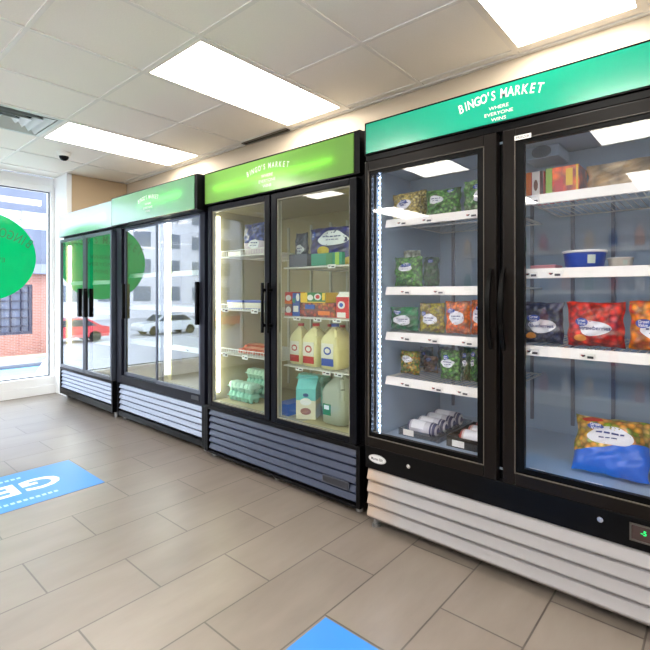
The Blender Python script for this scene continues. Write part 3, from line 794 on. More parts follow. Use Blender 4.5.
for z in (1.30, 1.0, .70): shelf(D, DX0 + .055, DX1 - .055, 2.0, 2.54, z)

# ================================================================== FOOD
random.seed(7)
ink = pb('navy_ink', (32, 50, 120), .5); logo_b = pb('logo_blue', (36, 74, 170), .4); labw = pb('label_white', (232, 234, 240), .45)
def bag(label, cat, x0, x1, zb, zt, y, mat, d=.055, blob=(0, -.1, .55, .38), logo=(-.3, .25, .26, .15), text=None, group=None, ry=0, rx=0, seed=None, name='frozen_food_bag', lobe=None, rz=0, edge=None):
    w_, h_ = (x1 - x0), zt - zb
    rnd = random.Random(seed if seed is not None else int(abs(x0) * 1000) + int(zb * 777))
    ph = [rnd.uniform(0, 6.28) for _ in range(8)]
    t = thing(name, label, cat, ((x0 + x1) / 2, y, zb), rz, group, rx)
    def surf(s, q, side=-1, off=0):
        # s across, q up, both -1..1
        wv = (1 - abs(s) ** 3.2) ** .6 if abs(s) < 1 else 0
        hv = (1 - abs(q * 1.02 if abs(q) < .98 else 1) ** 4) ** .6 if abs(q) < .97 else 0
        bul = d / 2 * wv * hv * (1.0 + .12 * q * -1)
        cr = .0035 * (sin(9 * s + 5 * q + ph[0]) + sin(13 * q - 7 * s + ph[1]) + .7 * sin(23 * s + ph[2]) * (abs(q) ** 2) * 1.4) * (wv * hv + .15)
        pin = 1 - .05 * (1 - abs(q) ** 6) - .02 * sin(5 * q + ph[3])
        x = s * w_ / 2 * pin + .002 * sin(8 * q + ph[4])
        z = h_ / 2 + .002 + q * h_ / 2 * (.965 + .02 * sin(3 * s + ph[5]) + .012 * sin(11 * s + ph[6]))
        return (x, side * bul + cr + side * .0012 + side * off, z)
    NS, NQ = 26, 26
    m = M()
    for side in (-1, 1):
        vs = [surf(-1 + 2 * i / NS, -1 + 2 * j / NQ, side) for j in range(NQ + 1) for i in range(NS + 1)]
        m.add(vs, [(j * (NS + 1) + i, j * (NS + 1) + i + 1, (j + 1) * (NS + 1) + i + 1, (j + 1) * (NS + 1) + i) for j in range(NQ) for i in range(NS)], 0, True)
    f_ = m.build('film', mat, t, local=True)
    def patch(nm, cs, cq, rs, rq, mt, off, wob=.0):
        mm = M(); vs = [surf(cs, cq, -1, off)]; K, R_ = 30, 5
        for r in range(1, R_ + 1):
            for i in range(K):
                a = 2 * pi * i / K; k_ = r / R_ * (1 + wob * sin(3 * a + ph[7]))
                vs.append(surf(cs + rs * k_ * cos(a), cq + rq * k_ * sin(a), -1, off))
        fs = [(0, 1 + i, 1 + (i + 1) % K) for i in range(K)]
        for r in range(R_ - 1):
            for i in range(K): fs.append((1 + r * K + i, 1 + (r + 1) * K + i, 1 + (r + 1) * K + (i + 1) % K, 1 + r * K + (i + 1) % K))
        mm.add(vs, fs, 0, True); return mm.build(nm, mt, t, local=True)
    if lobe: patch('printed_fruit', *lobe[:4], lobe[4], .0012)
    if blob: patch('label_panel', *blob, labw, .0008, .07)
    if logo: patch('logo', *logo, logo_b, .0016)
    tm = M()
    if logo:
        sz = logo[2] * w_ * .28
        for r, s_ in enumerate(('Great', 'Value')):
            vs, fs, wd = glyphs(s_, sz, .02)
            tm.add([surf(logo[0] + a / (w_ / 2), logo[1] + (b + sz * (.1 - r * .85)) / (h_ / 2), -1, .0022) for a, b in vs], fs, 1)
    if text and blob:
        sz = text[1]
        vs, fs, wd = glyphs(text[0], sz, .02)
        tm.add([surf(blob[0] + a / (w_ / 2), blob[1] + (b - sz * .3) / (h_ / 2), -1, .0018) for a, b in vs], fs, 0)
    elif blob:
        for r in range(2):
            ww = blob[2] * (.66 - .18 * r); c0 = blob[1] + .09 - .17 * r; q_ = -ww
            while q_ < ww - .05:
                k_ = min(ww, q_ + rnd.uniform(.10, .2)); hh = .032 if r == 0 else .022
                tm.add([surf(blob[0] + a_, c0 + b_, -1, .0026) for a_, b_ in ((q_, -hh), (k_, -hh), (k_, hh), (q_, hh))], [(0, 1, 2, 3)], 0)
                q_ = k_ + .04
    if tm.v: tm.build('lettering', [ink, labw], t, local=True)
    if ry: t.rotation_euler[1] = ry
    return t
G1 = 'frozen vegetable bags in the freezer'
broc = film('broccoli_film', [(24, 58, 34), (52, 104, 50), (96, 150, 74), (150, 190, 120)], 75)
corn = film('corn_film', [(150, 140, 90), (206, 190, 120), (224, 214, 160), (196, 186, 140)], 90)
grn = film('green_print', [(10, 92, 66), (16, 118, 78), (20, 104, 60)], 30)
oliv = film('olive_mix', [(96, 110, 40), (190, 180, 70), (160, 150, 60), (120, 70, 40)], 70)
carr = film('carrot_film', [(176, 76, 20), (226, 118, 40), (236, 150, 70), (200, 90, 30)], 60)
mixv = film('mixed_veg', [(50, 80, 46), (110, 140, 60), (200, 170, 80), (170, 110, 60)], 90)
dkgr = film('dark_spinach', [(14, 34, 30), (28, 66, 44), (70, 106, 74)], 90)
blue_f = film('blueberry_film', [(16, 20, 38), (36, 46, 78), (86, 88, 110), (30, 34, 62)], 70)
straw = film('strawberry_film', [(96, 14, 20), (190, 36, 34), (220, 84, 60), (150, 24, 34)], 45)
mang = film('mango_film', [(214, 110, 40), (240, 170, 50), (226, 80, 50), (246, 200, 90)], 40)
tanb = film('bread_film', [(176, 150, 110), (206, 184, 150), (222, 206, 180), (190, 160, 120)], 14)
def pxbag(label, u0, u1, v_top, zb, y, mat, **k):
    um = (u0 + u1) / 2
    return bag(label, 'food bag', XP(u0, y), XP(u1, y), zb, ZP(um, v_top, y), y + k.pop('dy', 0), mat, **k)
# left door, top shelf
pxbag('pale yellow frozen vegetable bag at the left end of the freezer\'s top shelf', 393, 421, 193, 1.547, 2.02, corn, group=G1, blob=(.0, .1, .5, .35), logo=(-.1, .25, .32, .2))
pxbag('narrow yellowish bag turned edgeways behind the pale yellow one', 416, 427, 190, 1.547, 2.10, corn, group=G1, blob=None, logo=None, d=.04)
pxbag('broccoli bag with round white label in the middle of the top shelf', 427, 461, 189, 1.547, 2.03, broc, group=G1, blob=(-.35, .2, .42, .3), logo=(.5, .75, .2, .1), rz=.1)
pxbag('tall leafy green bag at the right end of the left top shelf', 464, 488, 180, 1.547, 2.02, film('leafy', [(30, 80, 40), (80, 140, 70), (170, 200, 150), (60, 110, 60)], 60), group=G1, blob=(.45, -.1, .4, .35), logo=(.3, .5, .3, .14))
# second shelf
pxbag('green bean bag on the second shelf with slanted white label', 395, 423, 257, 1.208, 2.02, broc, group=G1, blob=(-.05, .25, .5, .25), logo=(.0, .45, .36, .14))
pxbag('dark narrow green bag beside the green bean bag', 424, 439, 257, 1.208, 2.04, dkgr, group=G1, blob=None, logo=(.1, .7, .35, .12), d=.05)
pxbag('frosted pale bag standing behind the green bean bag', 404, 421, 250, 1.208, 2.10, film('frosted', [(170, 180, 170), (196, 204, 196), (180, 190, 170)], 40), group=G1, blob=None, logo=None)
# third shelf
pxbag('deep green bag with oval white label on the third shelf', 391, 419, 307, .981, 2.02, grn, group=G1, blob=(0, -.1, .62, .42), logo=(-.4, .55, .3, .17))
pxbag('olive and yellow vegetable bag between the deep green and orange bags', 420, 445, 303, .981, 2.02, oliv, group=G1, blob=(0, -.1, .62, .36), logo=(-.55, .28, .25, .15))
pxbag('orange bag with large white label on the third shelf', 446, 471, 301, .981, 2.02, carr, group=G1, blob=(.05, .0, .62, .42), logo=(-.45, .42, .35, .16))
pxbag('orange bag half hidden by the door frame', 471, 494, 300, .981, 2.04, carr, group=G1, blob=(-.2, .1, .5, .4), logo=(0, .55, .3, .16))
# fourth shelf
pxbag('small mixed vegetable bag at the left of the fourth shelf', 401, 420, 351, .757, 2.04, mixv, group=G1, blob=(-.1, .35, .6, .3), logo=None)
pxbag('brownish bag with blue top standing back behind the small mixed bag', 424, 438, 356, .757, 2.16, film('brown_bag', [(92, 80, 78), (140, 110, 80), (80, 96, 140)], 50), group=G1, blob=None, logo=(-.1, .6, .4, .2), d=.05)
pxbag('leafy green bag with cloud-shaped label on the fourth shelf', 441, 461, 350, .757, 2.03, broc, group=G1, blob=(-.1, .15, .7, .28), logo=(-.3, .55, .3, .15))
pxbag('first of the edgeways green bags right of the cloud label', 462, 471, 350, .757, 2.05, dkgr, group=G1, blob=(0, .2, .5, .2), logo=(0, .7, .5, .14), d=.05)
pxbag('middle of the edgeways green bags on the fourth shelf', 471, 479, 349, .757, 2.06, broc, group=G1, blob=(0, .2, .5, .2), logo=(0, .7, .5, .14), d=.05)
pxbag('rightmost edgeways green bag, against the door frame', 479, 488, 348, .757, 2.07, dkgr, group=G1, blob=(0, .2, .5, .2), logo=(0, .7, .5, .14), d=.05)
for k, (a, b, lb) in enumerate(((420, 433, 'left'), (438, 453, 'centre'), (458, 475, 'right'))):
    pxbag('dark blue-green bag in the back row of the fourth shelf, ' + lb, a, b, 347, .757, 2.30, film('blue_green', [(20, 40, 60), (30, 74, 66), (44, 60, 110)], 60), group=G1, blob=None, logo=(0, .4, .3, .15))
# right door
G2 = 'frozen fruit bags on the right side of the freezer'
bl = pxbag('blueberry bag with white label, leftmost fruit bag', 521, 564.5, 302, .964, 2.02, blue_f, group=G2, blob=(.1, -.14, .62, .34), logo=(-.32, .22, .32, .17), text=('Blueberries', .021), lobe=(-.42, -.62, .24, .16, pb('fruit_orange', (226, 150, 60), .4)), d=.07)
pxbag('red strawberry bag with white label beside the blueberries', 567, 626, 302, .964, 2.02, straw, group=G2, blob=(.02, -.15, .56, .34), logo=(-.42, .12, .25, .18), text=('Strawberries', .0225), lobe=(-.45, -.6, .22, .15, pb('fruit_orange', (226, 150, 60), .4)), d=.08)
pxbag('orange and yellow mango bag at the right edge', 629, 690, 301, .964, 2.02, mang, group=G2, blob=(-.0, -.2, .56, .34), logo=(-.5, .1, .3, .18), d=.07)
def carton(label, cat, x0, x1, y0, y1, z0, z1, mats, name='food_box', group=None, art=None):
    t = thing(name, label, cat, ((x0 + x1) / 2, (y0 + y1) / 2, z0), 0, group)
    M().box(x0, x1, y0, y1, z0, z1).build('box', mats[0], t, bevel=.002)
    for k, (a, b, c, d_, mt) in enumerate(art or []):
        W_, H_ = x1 - x0, z1 - z0
        m = M(); N = 20
        cx_, cz_ = x0 + a * W_, z0 + b * H_
        if mt[1] == 'o': m.prism([(cx_ + c * W_ * cos(2 * pi * i / N), cz_ + d_ * H_ * sin(2 * pi * i / N)) for i in range(N)], y0 - .0012 - k * .0004, y0, 'y')
        else: m.box(cx_ - c * W_, cx_ + c * W_, y0 - .0012 - k * .0004, y0, cz_ - d_ * H_, cz_ + d_ * H_)
        m.build('printed_art', mt[0], t)
    return t
ora = film('orange_box', [(226, 84, 20), (240, 130, 30), (214, 50, 30)], 25); red = pb('print_red', (206, 36, 32), .4); yel = pb('print_yellow', (240, 196, 40), .4)
ygr = pb('print_lime', (150, 190, 60), .4); wht = pb('print_white', (236, 232, 226), .4); blu = pb('print_blue', (36, 84, 170), .4); grp = pb('print_green', (40, 120, 60), .4); orp = pb('print_orange', (236, 120, 30), .4); tea = pb('print_teal', (20, 130, 100), .4); brn = pb('print_brown', (110, 60, 40), .5)
G3 = 'boxes on the freezer\'s top right shelf'
y = 2.03
carton('red and white box at the left end of the right top shelf', 'food box', XP(523, y), XP(544, y), y, y + .16, 1.576, ZP(534, 172, y), [red], group=G3, art=[(.28, .5, .12, .5, (orp, 'b')), (.62, .55, .18, .45, (wht, 'b')), (.62, .5, .1, .2, (brn, 'o')), (.9, .5, .08, .5, (pb('print_dark', (70, 40, 40), .5), 'b'))])
carton('orange box with lime side and yellow bands on the right top shelf', 'food box', XP(545.5, y), XP(578.5, y), y + .005, y + .15, 1.576, ZP(562, 166, y), [ora], group=G3, art=[(.1, .5, .1, .5, (ygr, 'b')), (.72, .62, .1, .28, (yel, 'b')), (.95, .5, .03, .5, (yel, 'b')), (.42, .35, .12, .2, (red, 'b'))])
pxbag('large beige bag lying on the right top shelf', 586, 668, 160, 1.576, 2.08, tanb, d=.10, blob=None, logo=None)
# tub and packs on the second right shelf
def tub(label, xc, yc, z, r, h, mb_, lid, name='whipped_topping_tub'):
    t = thing(name, label, 'tub', (xc, yc, z))
    M().lathe([(r * .82, 0), (r * .86, .003), (r * .96, h * .86), (r * .965, h * .88)], (xc, yc, z), 36).build('tub', mb_, t)
    M().lathe([(r * .9, h * .86), (r * 1.02, h * .87), (r * 1.03, h * .96), (r * .98, h), (r * .9, h * .985)], (xc, yc, z), 36).build('lid', lid, t)
    m = M(); N = 5
    for i in range(N):
        a0, a1 = radians(-70 + 22 * i / N), radians(-70 + 22 * (i + 1) / N)
        m.add([(xc + r * k * cos(a), yc + r * k * sin(a), z + zz) for a, k, zz in ((a0, .925, h * .25), (a1, .925, h * .25), (a1, .965, h * .72), (a0, .965, h * .72))], [(0, 1, 2, 3)])
    m.build('label', pb('tub_lab', (200, 214, 200), .4), t)
    return t
yc = 2.08
tub('blue tub with white lid on the second shelf of the right door', (XP(563, yc) + XP(607, yc)) / 2, yc, 1.277, (XP(607, yc) - XP(563, yc)) / 2, .072, pb('tub_blue', (34, 74, 180), .35), pb('tub_lid', (222, 226, 228), .4))
carton('flat pink and white package lying left of the blue tub', 'package', XP(531, 2.0), XP(556, 2.0), 1.99, 2.10, 1.277, 1.293, [pb('pink_pack', (196, 130, 140), .5)], name='flat_package')
tub('low cream tub right of the blue tub', (XP(611, 2.1) + XP(630, 2.1)) / 2, 2.1, 1.277, .045, .04, pb('cream_tub', (206, 200, 186), .4), pb('cream_lid', (216, 212, 200), .4), name='dip_tub')
# big blue bag leaning in the bottom
bf = film('fries_bag', [(190, 60, 40), (240, 200, 130), (140, 170, 70), (250, 190, 110), (220, 230, 170)], 42, band=(.108, (8, 100, 214), .030, 11))
bg = bag('large blue and tan frozen bag leaning back in the bottom of the freezer', 'food bag', XP(568, 2.0), XP(646, 2.0) + .01, .452, .452 + .235, 2.035, bf, d=.09, blob=(.0, .26, .62, .34), logo=(-.42, .56, .24, .11), lobe=(-.5, .82, .3, .1, pb('chili_red', (190, 40, 36), .4)), rx=-.55, seed=5)
bg.rotation_euler[1] = radians(-1); bg.location.z += .012
# chubs of ground meat
def chub(label, xa, xb, yc, z, r, cas, end, group):
    t = thing('meat_chub', label, 'packaged meat', ((xa + xb) / 2, yc, z), 0, group)
    L = xb - xa; zc = z + r
    M().lathe([(r * .35, .012), (r * .8, .018), (r, .034), (r, L * .5), (r, L - .034), (r * .8, L - .018), (r * .35, L - .012)], (xa, yc, zc), 24, axis='x').build('casing', cas, t)
    M().lathe([(r * .12, L - .001), (r * .2, L - .008), (r * .5, L - .0145), (r * .86, L - .019), (r * 1.01, L - .036), (r * 1.01, L - .045)][::-1], (xa, yc, zc), 24, axis='x').build('end_cap', end, t)
    M().lathe([(r * .12, .001), (r * .2, .008), (r * .5, .0145), (r * .86, .019), (r * 1.01, .03)], (xa, yc, zc), 24, axis='x').build('end_cap', end, t)
    m = M(); K = 8
    for i in range(K):
        a0, a1 = radians(95 + 80 * i / K), radians(95 + 80 * (i + 1) / K); rr = r * 1.012
        m.add([(x, yc + rr * cos(a), zc + rr * sin(a)) for x, a in ((xa + L * .22, a0), (xa + L * .6, a0), (xa + L * .6, a1), (xa + L * .22, a1))], [(0, 1, 2, 3)], 0, True)
    m.build('label', labw, t)
silv = pb('casing_silver', (196, 196, 206), .35, noise=.15, nscale=25); navy_e = pb('chub_navy', (46, 52, 96), .35); rede = pb('chub_red', (170, 54, 44), .35)
ordn = ('frontmost', 'second from the front', 'third from the front', 'rearmost')
for k in range(4):
    chub('silver meat chub with navy ends, %s in the left tray' % ordn[k], -1.27, -1.08, 2.06 + .088 * k, .456, .036, silv, navy_e, 'silver chubs in the left tray')
for k in range(3):
    chub('meat chub with red ends, %s in the dark tray' % ('frontmost', 'middle one', 'rearmost')[k], -.985, -.80, 2.06 + .09 * k, .458, .036, pb('casing_redwhite', (204, 186, 184), .35, noise=.2, nscale=20), rede, 'red-ended chubs in the right tray')
def tray(label, x0, x1, y0, y1, z, h, mt, card):
    t = thing('plastic_tray', label, 'tray', ((x0 + x1) / 2, (y0 + y1) / 2, z), 0, 'plastic trays in the bottom of the freezer')
    q = .004
    M().box(x0, x1, y0, y1, z, z + .004).box(x0, x0 + q, y0, y1, z + .004, z + h).box(x1 - q, x1, y0, y1, z + .004, z + h).box(x0 + q, x1 - q, y0, y0 + q, z + .004, z + h).box(x0 + q, x1 - q, y1 - q, y1, z + .004, z + h).build('tray', mt, t)
    if card: M().box(card[0], card[1], y0 - .003, y0 - .0005, z + .006, z + .035).build('price_card', tagw, t)
tray('clear tray holding the silver chubs', -1.29, -1.06, 2.005, 2.38, .4505, .035, glass('tray_clear', (214, 220, 226), 1.5), (-1.26, -1.2))
tray('smoky dark tray holding the red-ended chubs', -1.02, -.775, 2.005, 2.31, .4505, .05, glass('tray_smoke', (130, 132, 140), 1.5), (-.99, -.93))

# ---- lime-header cooler contents
def jug(label, xc, yc, z, wd, h, body, cap, lab=None, group=None, name='milk_jug', tilt=0):
    t = thing(name, label, 'jug', (xc, yc, z), tilt, group)
    r = wd / 2; hb = h * .62
    M().loft([(0, r * .85, r * .85, 4, 0, 0), (.008, r * .97, r * .97, 4.5, 0, 0), (hb * .5, r, r, 4.5, 0, 0), (hb, r, r, 4.2, 0, 0), (hb + h * .1, r * .88, r * .88, 3.5, 0, 0), (hb + h * .2, r * .6, r * .6, 2.8, 0, 0), (hb + h * .27, r * .36, r * .36, 2.2, 0, 0), (hb + h * .30, r * .28, r * .28, 2, 0, 0), (h * .94, r * .27, r * .27, 2, 0, 0)], 32).build('bottle', body, t, local=True)
    M().cyl((0, 0, h * .935), (0, 0, h), r * .34, n=20).build('cap', cap, t, local=True)
    hp = [(-r * .30, -r * .3, hb + h * .26), (-r * .62, -r * .62, hb + h * .22), (-r * .88, -r * .86, hb + h * .08), (-r * .92, -r * .9, hb - h * .12)]
    hp = [(a * -1, b, c) for a, b, c in hp]
    M().tube(hp, r * .15, 10).build('handle', body, t, local=True)
    if lab:
        m = M(); c1, c2 = lab
        m.box(-r * .66, r * .62, -r * 1.012, -r * .95, hb * .12, hb * .38, 1); m.box(-r * .66, r * .62, -r * 1.012, -r * .95, hb * .40, hb * .92, 0)
        m.prism([(r * .42 * cos(2 * pi * i / 20), hb * .66 + r * .34 * sin(2 * pi * i / 20)) for i in range(20)], -r * 1.02, -r, 'y', 1)
        m.prism([(r * .27 * cos(2 * pi * i / 20), hb * .66 + r * .2 * sin(2 * pi * i / 20)) for i in range(20)], -r * 1.03, -r, 'y', 0)
        m.build('label', [c1, c2], t, local=True)
    return t
milk = pb('milk', (226, 216, 160), .35); labc = pb('label_cream', (232, 226, 210), .5)
G4 = 'milk jugs on the third shelf'
mr_ = pb('cap_red', (190, 40, 38), .4); mbu = pb('cap_blue', (40, 60, 150), .4)
def jx(u0, u1, y): return (XP(u0, y) + XP(u1, y)) / 2, XP(u1, y) - XP(u0, y)
for lb, u0, u1, y, cap, l2, vt in (('red-capped milk jug at the left of the milk shelf', 290, 303.5, 2.06, mr_, mr_, 323.5), ('red-capped milk jug between the left red and the blue one', 303.5, 320, 2.06, mr_, mr_, 323.5), ('blue-capped milk jug on the milk shelf', 321, 341, 2.06, mbu, pb('lab_blue', (50, 80, 165), .4), 324)):
    xc, wd = jx(u0, u1, y); wd = min(wd, .145); jug(lb, xc, y + .04, .726, wd * .98, ZP((u0 + u1) / 2, vt, y) - .726, milk, cap, (labc, l2), G4)
for lb, u, y in (('red-capped milk jug behind the middle red-capped one', 325, 2.22), ('red-capped milk jug behind the blue-capped one', 337.5, 2.22)):
    jug(lb, XP(u, y), y + .05, .726, .104, .246, milk, mr_, None, G4)
# bottom: big carton, water jug, blue case, egg cartons
y = 2.02
xa, xb = XP(291, y), XP(313, y)
t = thing('juice_carton', 'turquoise and cream gable-top carton in the bottom of the lime-header cooler', 'carton', ((xa + xb) / 2, y + .06, .402), radians(28))
W = .062; H = .185
turq = pb('turquoise_card', (110, 196, 196), .4); creamc = pb('cream_card', (226, 214, 180), .45)
m = M(); m.box(-W, W, -W, W, 0, H * .62, 1); m.box(-W, W, -W, W, H * .62, H, 0); m.build('carton', [turq, creamc], t, local=True)
m = M(); m.prism([(-W, H), (W, H), (.003, H + .055), (.003, H + .075), (-.003, H + .075), (-.003, H + .055)], -W, W, 'x'); m.build('gable_top', turq, t, local=True)
for q in (0, 1):
    m = M(); N = 20
    for zc_, rr, mi in ((H * .80, .018, 0), (H * .58, .036, 1), (H * .26, .034, 2)):
        pr = [(rr * cos(2 * pi * i / N), zc_ + rr * .62 * sin(2 * pi * i / N)) for i in range(N)]
        k0 = len(m.v); m.prism(pr, -W - .0015, -W, 'y', mi)
        if q: m.v[k0:] = [(b, a, c) for a, b, c in m.v[k0:]]
    m.build('printed_art', [pb('dairy_blue', (60, 90, 140), .4), wht, pb('art_brown', (150, 90, 56), .5)], t, local=True)
y = 2.03; xc, wd = jx(318, 347, y)
tt = jug('large water jug with green label in the bottom right of the lime-header cooler', xc - .01, y + .09, .402, .182, .305, acrylic('water_jug', (216, 224, 206), .5, .8, .15), pb('cap_clear', (220, 224, 214), .4), None, None, 'water_jug')
m = M(); m.box(-.06, .0, -.093, -.088, .055, .12, 0); m.box(-.05, -.012, -.094, -.093, .088, .112, 1); m.build('label', [pb('lab_green', (26, 130, 84), .4), labw], tt, local=True)
carton('low blue case in the bottom left corner behind the right door', 'package', XP(279, 2.02), XP(290.5, 2.02), 2.0, 2.2, .402, .475, [pb('case_blue', (36, 90, 190), .4)], name='drink_case')
# shelf 2 boxes
y = 2.02; G5 = 'boxes on the second shelf of the lime-header cooler'
def bx_(lb, u0, u1, v0, v1, mt, art, yy=y, dep=.12, zb=None):
    um = (u0 + u1) / 2
    zb_ = zb if zb is not None else ZP(um, v1, yy)
    return carton(lb, 'food box', XP(u0, yy), XP(u1, yy), yy, yy + dep, zb_, ZP(um, v0, yy), mt, group=G5, art=art)
z0 = 1.0325
zm = ZP(300, 303.5, y)
bx_('dark red box at the bottom left of the boxed stack', 285, 292, 304, 0, [brn], [(.5, .5, .35, .3, (wht, 'o')), (.5, .15, .5, .12, (red, 'b'))], zb=z0)
bx_('orange-red box on top of the dark red box', 285, 292, 292, 0, [red], [(.5, .5, .38, .25, (wht, 'o')), (.5, .12, .5, .12, (orp, 'b'))], zb=ZP(288, 303.8, y))
bx_('blue and white box at the bottom, second from the left', 292.4, 299.4, 304, 0, [blu], [(.5, .6, .35, .25, (wht, 'b'))], zb=z0)
bx_('blue box on top of the blue and white one', 292.4, 299.6, 293, 0, [blu], [(.75, .6, .22, .35, (wht, 'o')), (.2, .3, .2, .2, (tea, 'b'))], zb=ZP(296, 303.8, y))
bx_('long purple and orange box under the yellow box', 299.8, 335, 303, 0, [film('mixbox', [(60, 40, 90), (190, 90, 40), (120, 50, 60), (220, 160, 70)], 50)], [(.5, .5, .5, .05, (brn, 'b')), (.3, .72, .14, .16, (blu, 'b')), (.7, .3, .16, .14, (orp, 'b'))], zb=z0)
bx_('yellow and green box on top of the long purple box', 300.2, 325, 292.5, 0, [yel], [(.66, .55, .36, .45, (grp, 'b')), (.42, .5, .12, .28, (wht, 'o')), (.72, .58, .14, .32, (wht, 'o')), (.72, .58, .08, .2, (red, 'o')), (.95, .6, .05, .35, (yel, 'b'))], zb=ZP(317, 303, y) + .001)
t = bx_('red and white milk carton at the right end of the boxed shelf', 336, 348, 297, 0, [red], [(.45, .62, .3, .18, (wht, 'o')), (.45, .15, .35, .12, (wht, 'b')), (.45, .62, .16, .1, (blu, 'o'))], dep=.06, zb=z0)
xa, xb = XP(336, y), XP(348, y); zt_ = ZP(342, 297, y)
M().prism([(y, zt_), (y + .06, zt_), (y + .032, zt_ + .02), (y + .032, zt_ + .03), (y + .028, zt_ + .03), (y + .028, zt_ + .02)], xa, xb, 'x').build('gable_top', wht, t)
# shelf 1 of right side
frz = film('navy_fruit', [(28, 34, 92), (36, 44, 110), (30, 36, 84)], 20)
pxbag('navy bag with white panel and printed fruit on the top shelf', 311, 352, 227, 1.339, 2.115, film('navy_fruit2', [(40, 44, 110), (50, 56, 130), (36, 40, 96)], 26, band=(.055, (196, 176, 60), .012, 40)), blob=(.3, .38, .66, .40), logo=(-.72, .6, .16, .22), d=.10, dy=0, name='snack_bag', lobe=(-.1, -.32, .30, .30, pb('print_fruit', (206, 180, 50), .4)))
carton('low green box in front under the navy bag', 'food box', XP(311, 2.0), XP(342, 2.0), 2.0, 2.028, 1.339, ZP(326, 253, 2.0), [tea], art=[(.6, .5, .1, .5, (grp, 'b')), (.85, .5, .06, .5, (ygr, 'b'))])
pxbag('grey-blue bag with green lower half left of the navy bag', 296, 308, 233, 1.339, 2.12, film('greyblue', [(70, 76, 96), (90, 96, 110)], 20, band=(.075, (120, 140, 60), .005, 40)), blob=(.1, .0, .6, .3), logo=None, d=.05, name='snack_bag')
carton('flat dark grey box beneath the grey-blue bag', 'food box', XP(289, 2.0), XP(307, 2.0), 2.0, 2.06, 1.339, ZP(300, 254, 2.0), [pb('dark_box', (74, 78, 92), .5)])
# left side
pxbag('blue-topped bag with pale lower half behind the left glass of the lime-header cooler', 245, 266, 223, 1.442, 2.08, film('bluewhite', [(60, 76, 150), (84, 100, 160), (60, 70, 130)], 45, band=(.09, (206, 190, 206), .008, 30)), blob=(.25, -.4, .5, .3), logo=None, d=.08, name='snack_bag')
carton('small white packet at the left of the top wire shelf', 'packet', XP(228, 2.06), XP(240, 2.06), 2.06, 2.12, 1.442, 1.475, [pb('packet_white', (226, 222, 210), .5)], name='small_packet')
G6 = 'white tubs with blue rims'
for lb, u0, u1 in (('left one of the blue-rimmed white packs on the middle wire shelf', 227, 243), ('right one of the blue-rimmed white packs on the middle wire shelf', 244, 264)):
    y = 2.05; xa, xb = XP(u0, y), XP(u1, y); t = thing('butter_pack', lb, 'package', ((xa + xb) / 2, y + .06, 1.062), 0, G6)
    M().box(xa + .004, xb - .004, y, y + .13, 1.062, 1.108).build('tray', pb('pack_cream', (226, 216, 196), .5), t, bevel=.004)
    M().box(xa, xb, y - .003, y + .133, 1.1085, 1.125).build('lid', pb('pack_blue', (56, 80, 170), .4), t, bevel=.004)
    M().box(xa + .004, xb - .004, y - .0015, y, 1.063, 1.070).build('rim', pb('pack_blue', (56, 80, 170), .4), t)
G7 = 'orange-red meat packs on the lowest wire shelf'
for lb, u0, u1, v, y in (('orange-red meat pack at the left of the lowest wire shelf', 238, 251, 347, 2.05), ('orange-red meat pack at the right of the lowest wire shelf', 251, 266, 345, 2.05), ('orange-red meat pack lying behind the front two', 243, 262, 343.5, 2.22)):
    xa, xb = XP(u0, y), XP(u1, y); t = thing('meat_pack', lb, 'packaged meat', ((xa + xb) / 2, y, .747), 0, G7)
    for q in range(3):
        r_ = .018; xx = xa + (xb - xa) * (q + .5) / 3
        M().cyl((xx, y, .747 + r_), (xx, y + .14, .747 + r_), r_, n=14).sphere((xx, y, .747 + r_), r_, 14, 0, (1, .6, 1)).build('sausage', pb('sausage', (206, 92, 48), .35, noise=.12, nscale=30), t)
    M().box(xa + .01, xb - .01, y + .03, y + .11, .784, .786).build('label', pb('lab_peach', (226, 150, 110), .5), t)
def egg(lb, xc, y, z, rz=0, L=.26, mt=None):
    t = thing('egg_carton', lb, 'egg carton', (xc, y, z), rz, 'mint egg cartons')
    m = M()
    for i in range(6):
        for j in range(2):
            m.lathe([(.012, 0), (.015, .002), (.021, .034)], ((i - 2.5) * L / 6, (j - .5) * .048, 0), 14)
    m.box(-L / 2, L / 2, -.05, .05, .032, .038); m.build('cups', mt, t, local=True)
    m = M()
    for i in range(6): m.loft([(.038, L / 12 - .001, .048, 4, (i - 2.5) * L / 6, 0), (.058, L / 12 - .003, .042, 3.5, (i - 2.5) * L / 6, 0), (.066, L / 12 - .008, .034, 3, (i - 2.5) * L / 6, 0)], 16)
    m.box(-L / 2 + .004, L / 2 - .004, -.02, .02, .04, .063); m.build('lid', mt, t, local=True)
mintm = pb('mint_foam', (138, 205, 186), .6); mint2 = pb('mint_foam_b', (176, 218, 202), .6)
xq = XP(243, 2.08)
egg('mint egg carton at the bottom of the front stack', xq, 2.09, .402, 0, mt=mintm); egg('mint egg carton on top of the front stack', xq + .003, 2.09, .4695, 0, mt=mint2)
xq = -2.66
egg('mint egg carton at the bottom of the rear stack', xq, 2.26, .402, 0, mt=mintm); egg('mint egg carton in the middle of the rear stack', xq, 2.26, .4695, 0, mt=mintm); egg('mint egg carton topping the rear stack', xq - .004, 2.26, .537, 0, mt=mint2)
xq = XP(314, 2.36)
egg('teal egg carton stacked behind the turquoise carton, lower', xq, 2.36, .402, 0, mt=mintm); egg('teal egg carton stacked behind the turquoise carton, middle', xq, 2.36, .4695, 0, mt=mintm); egg('teal egg carton stacked behind the turquoise carton, upper', xq, 2.36, .537, 0, mt=mintm)

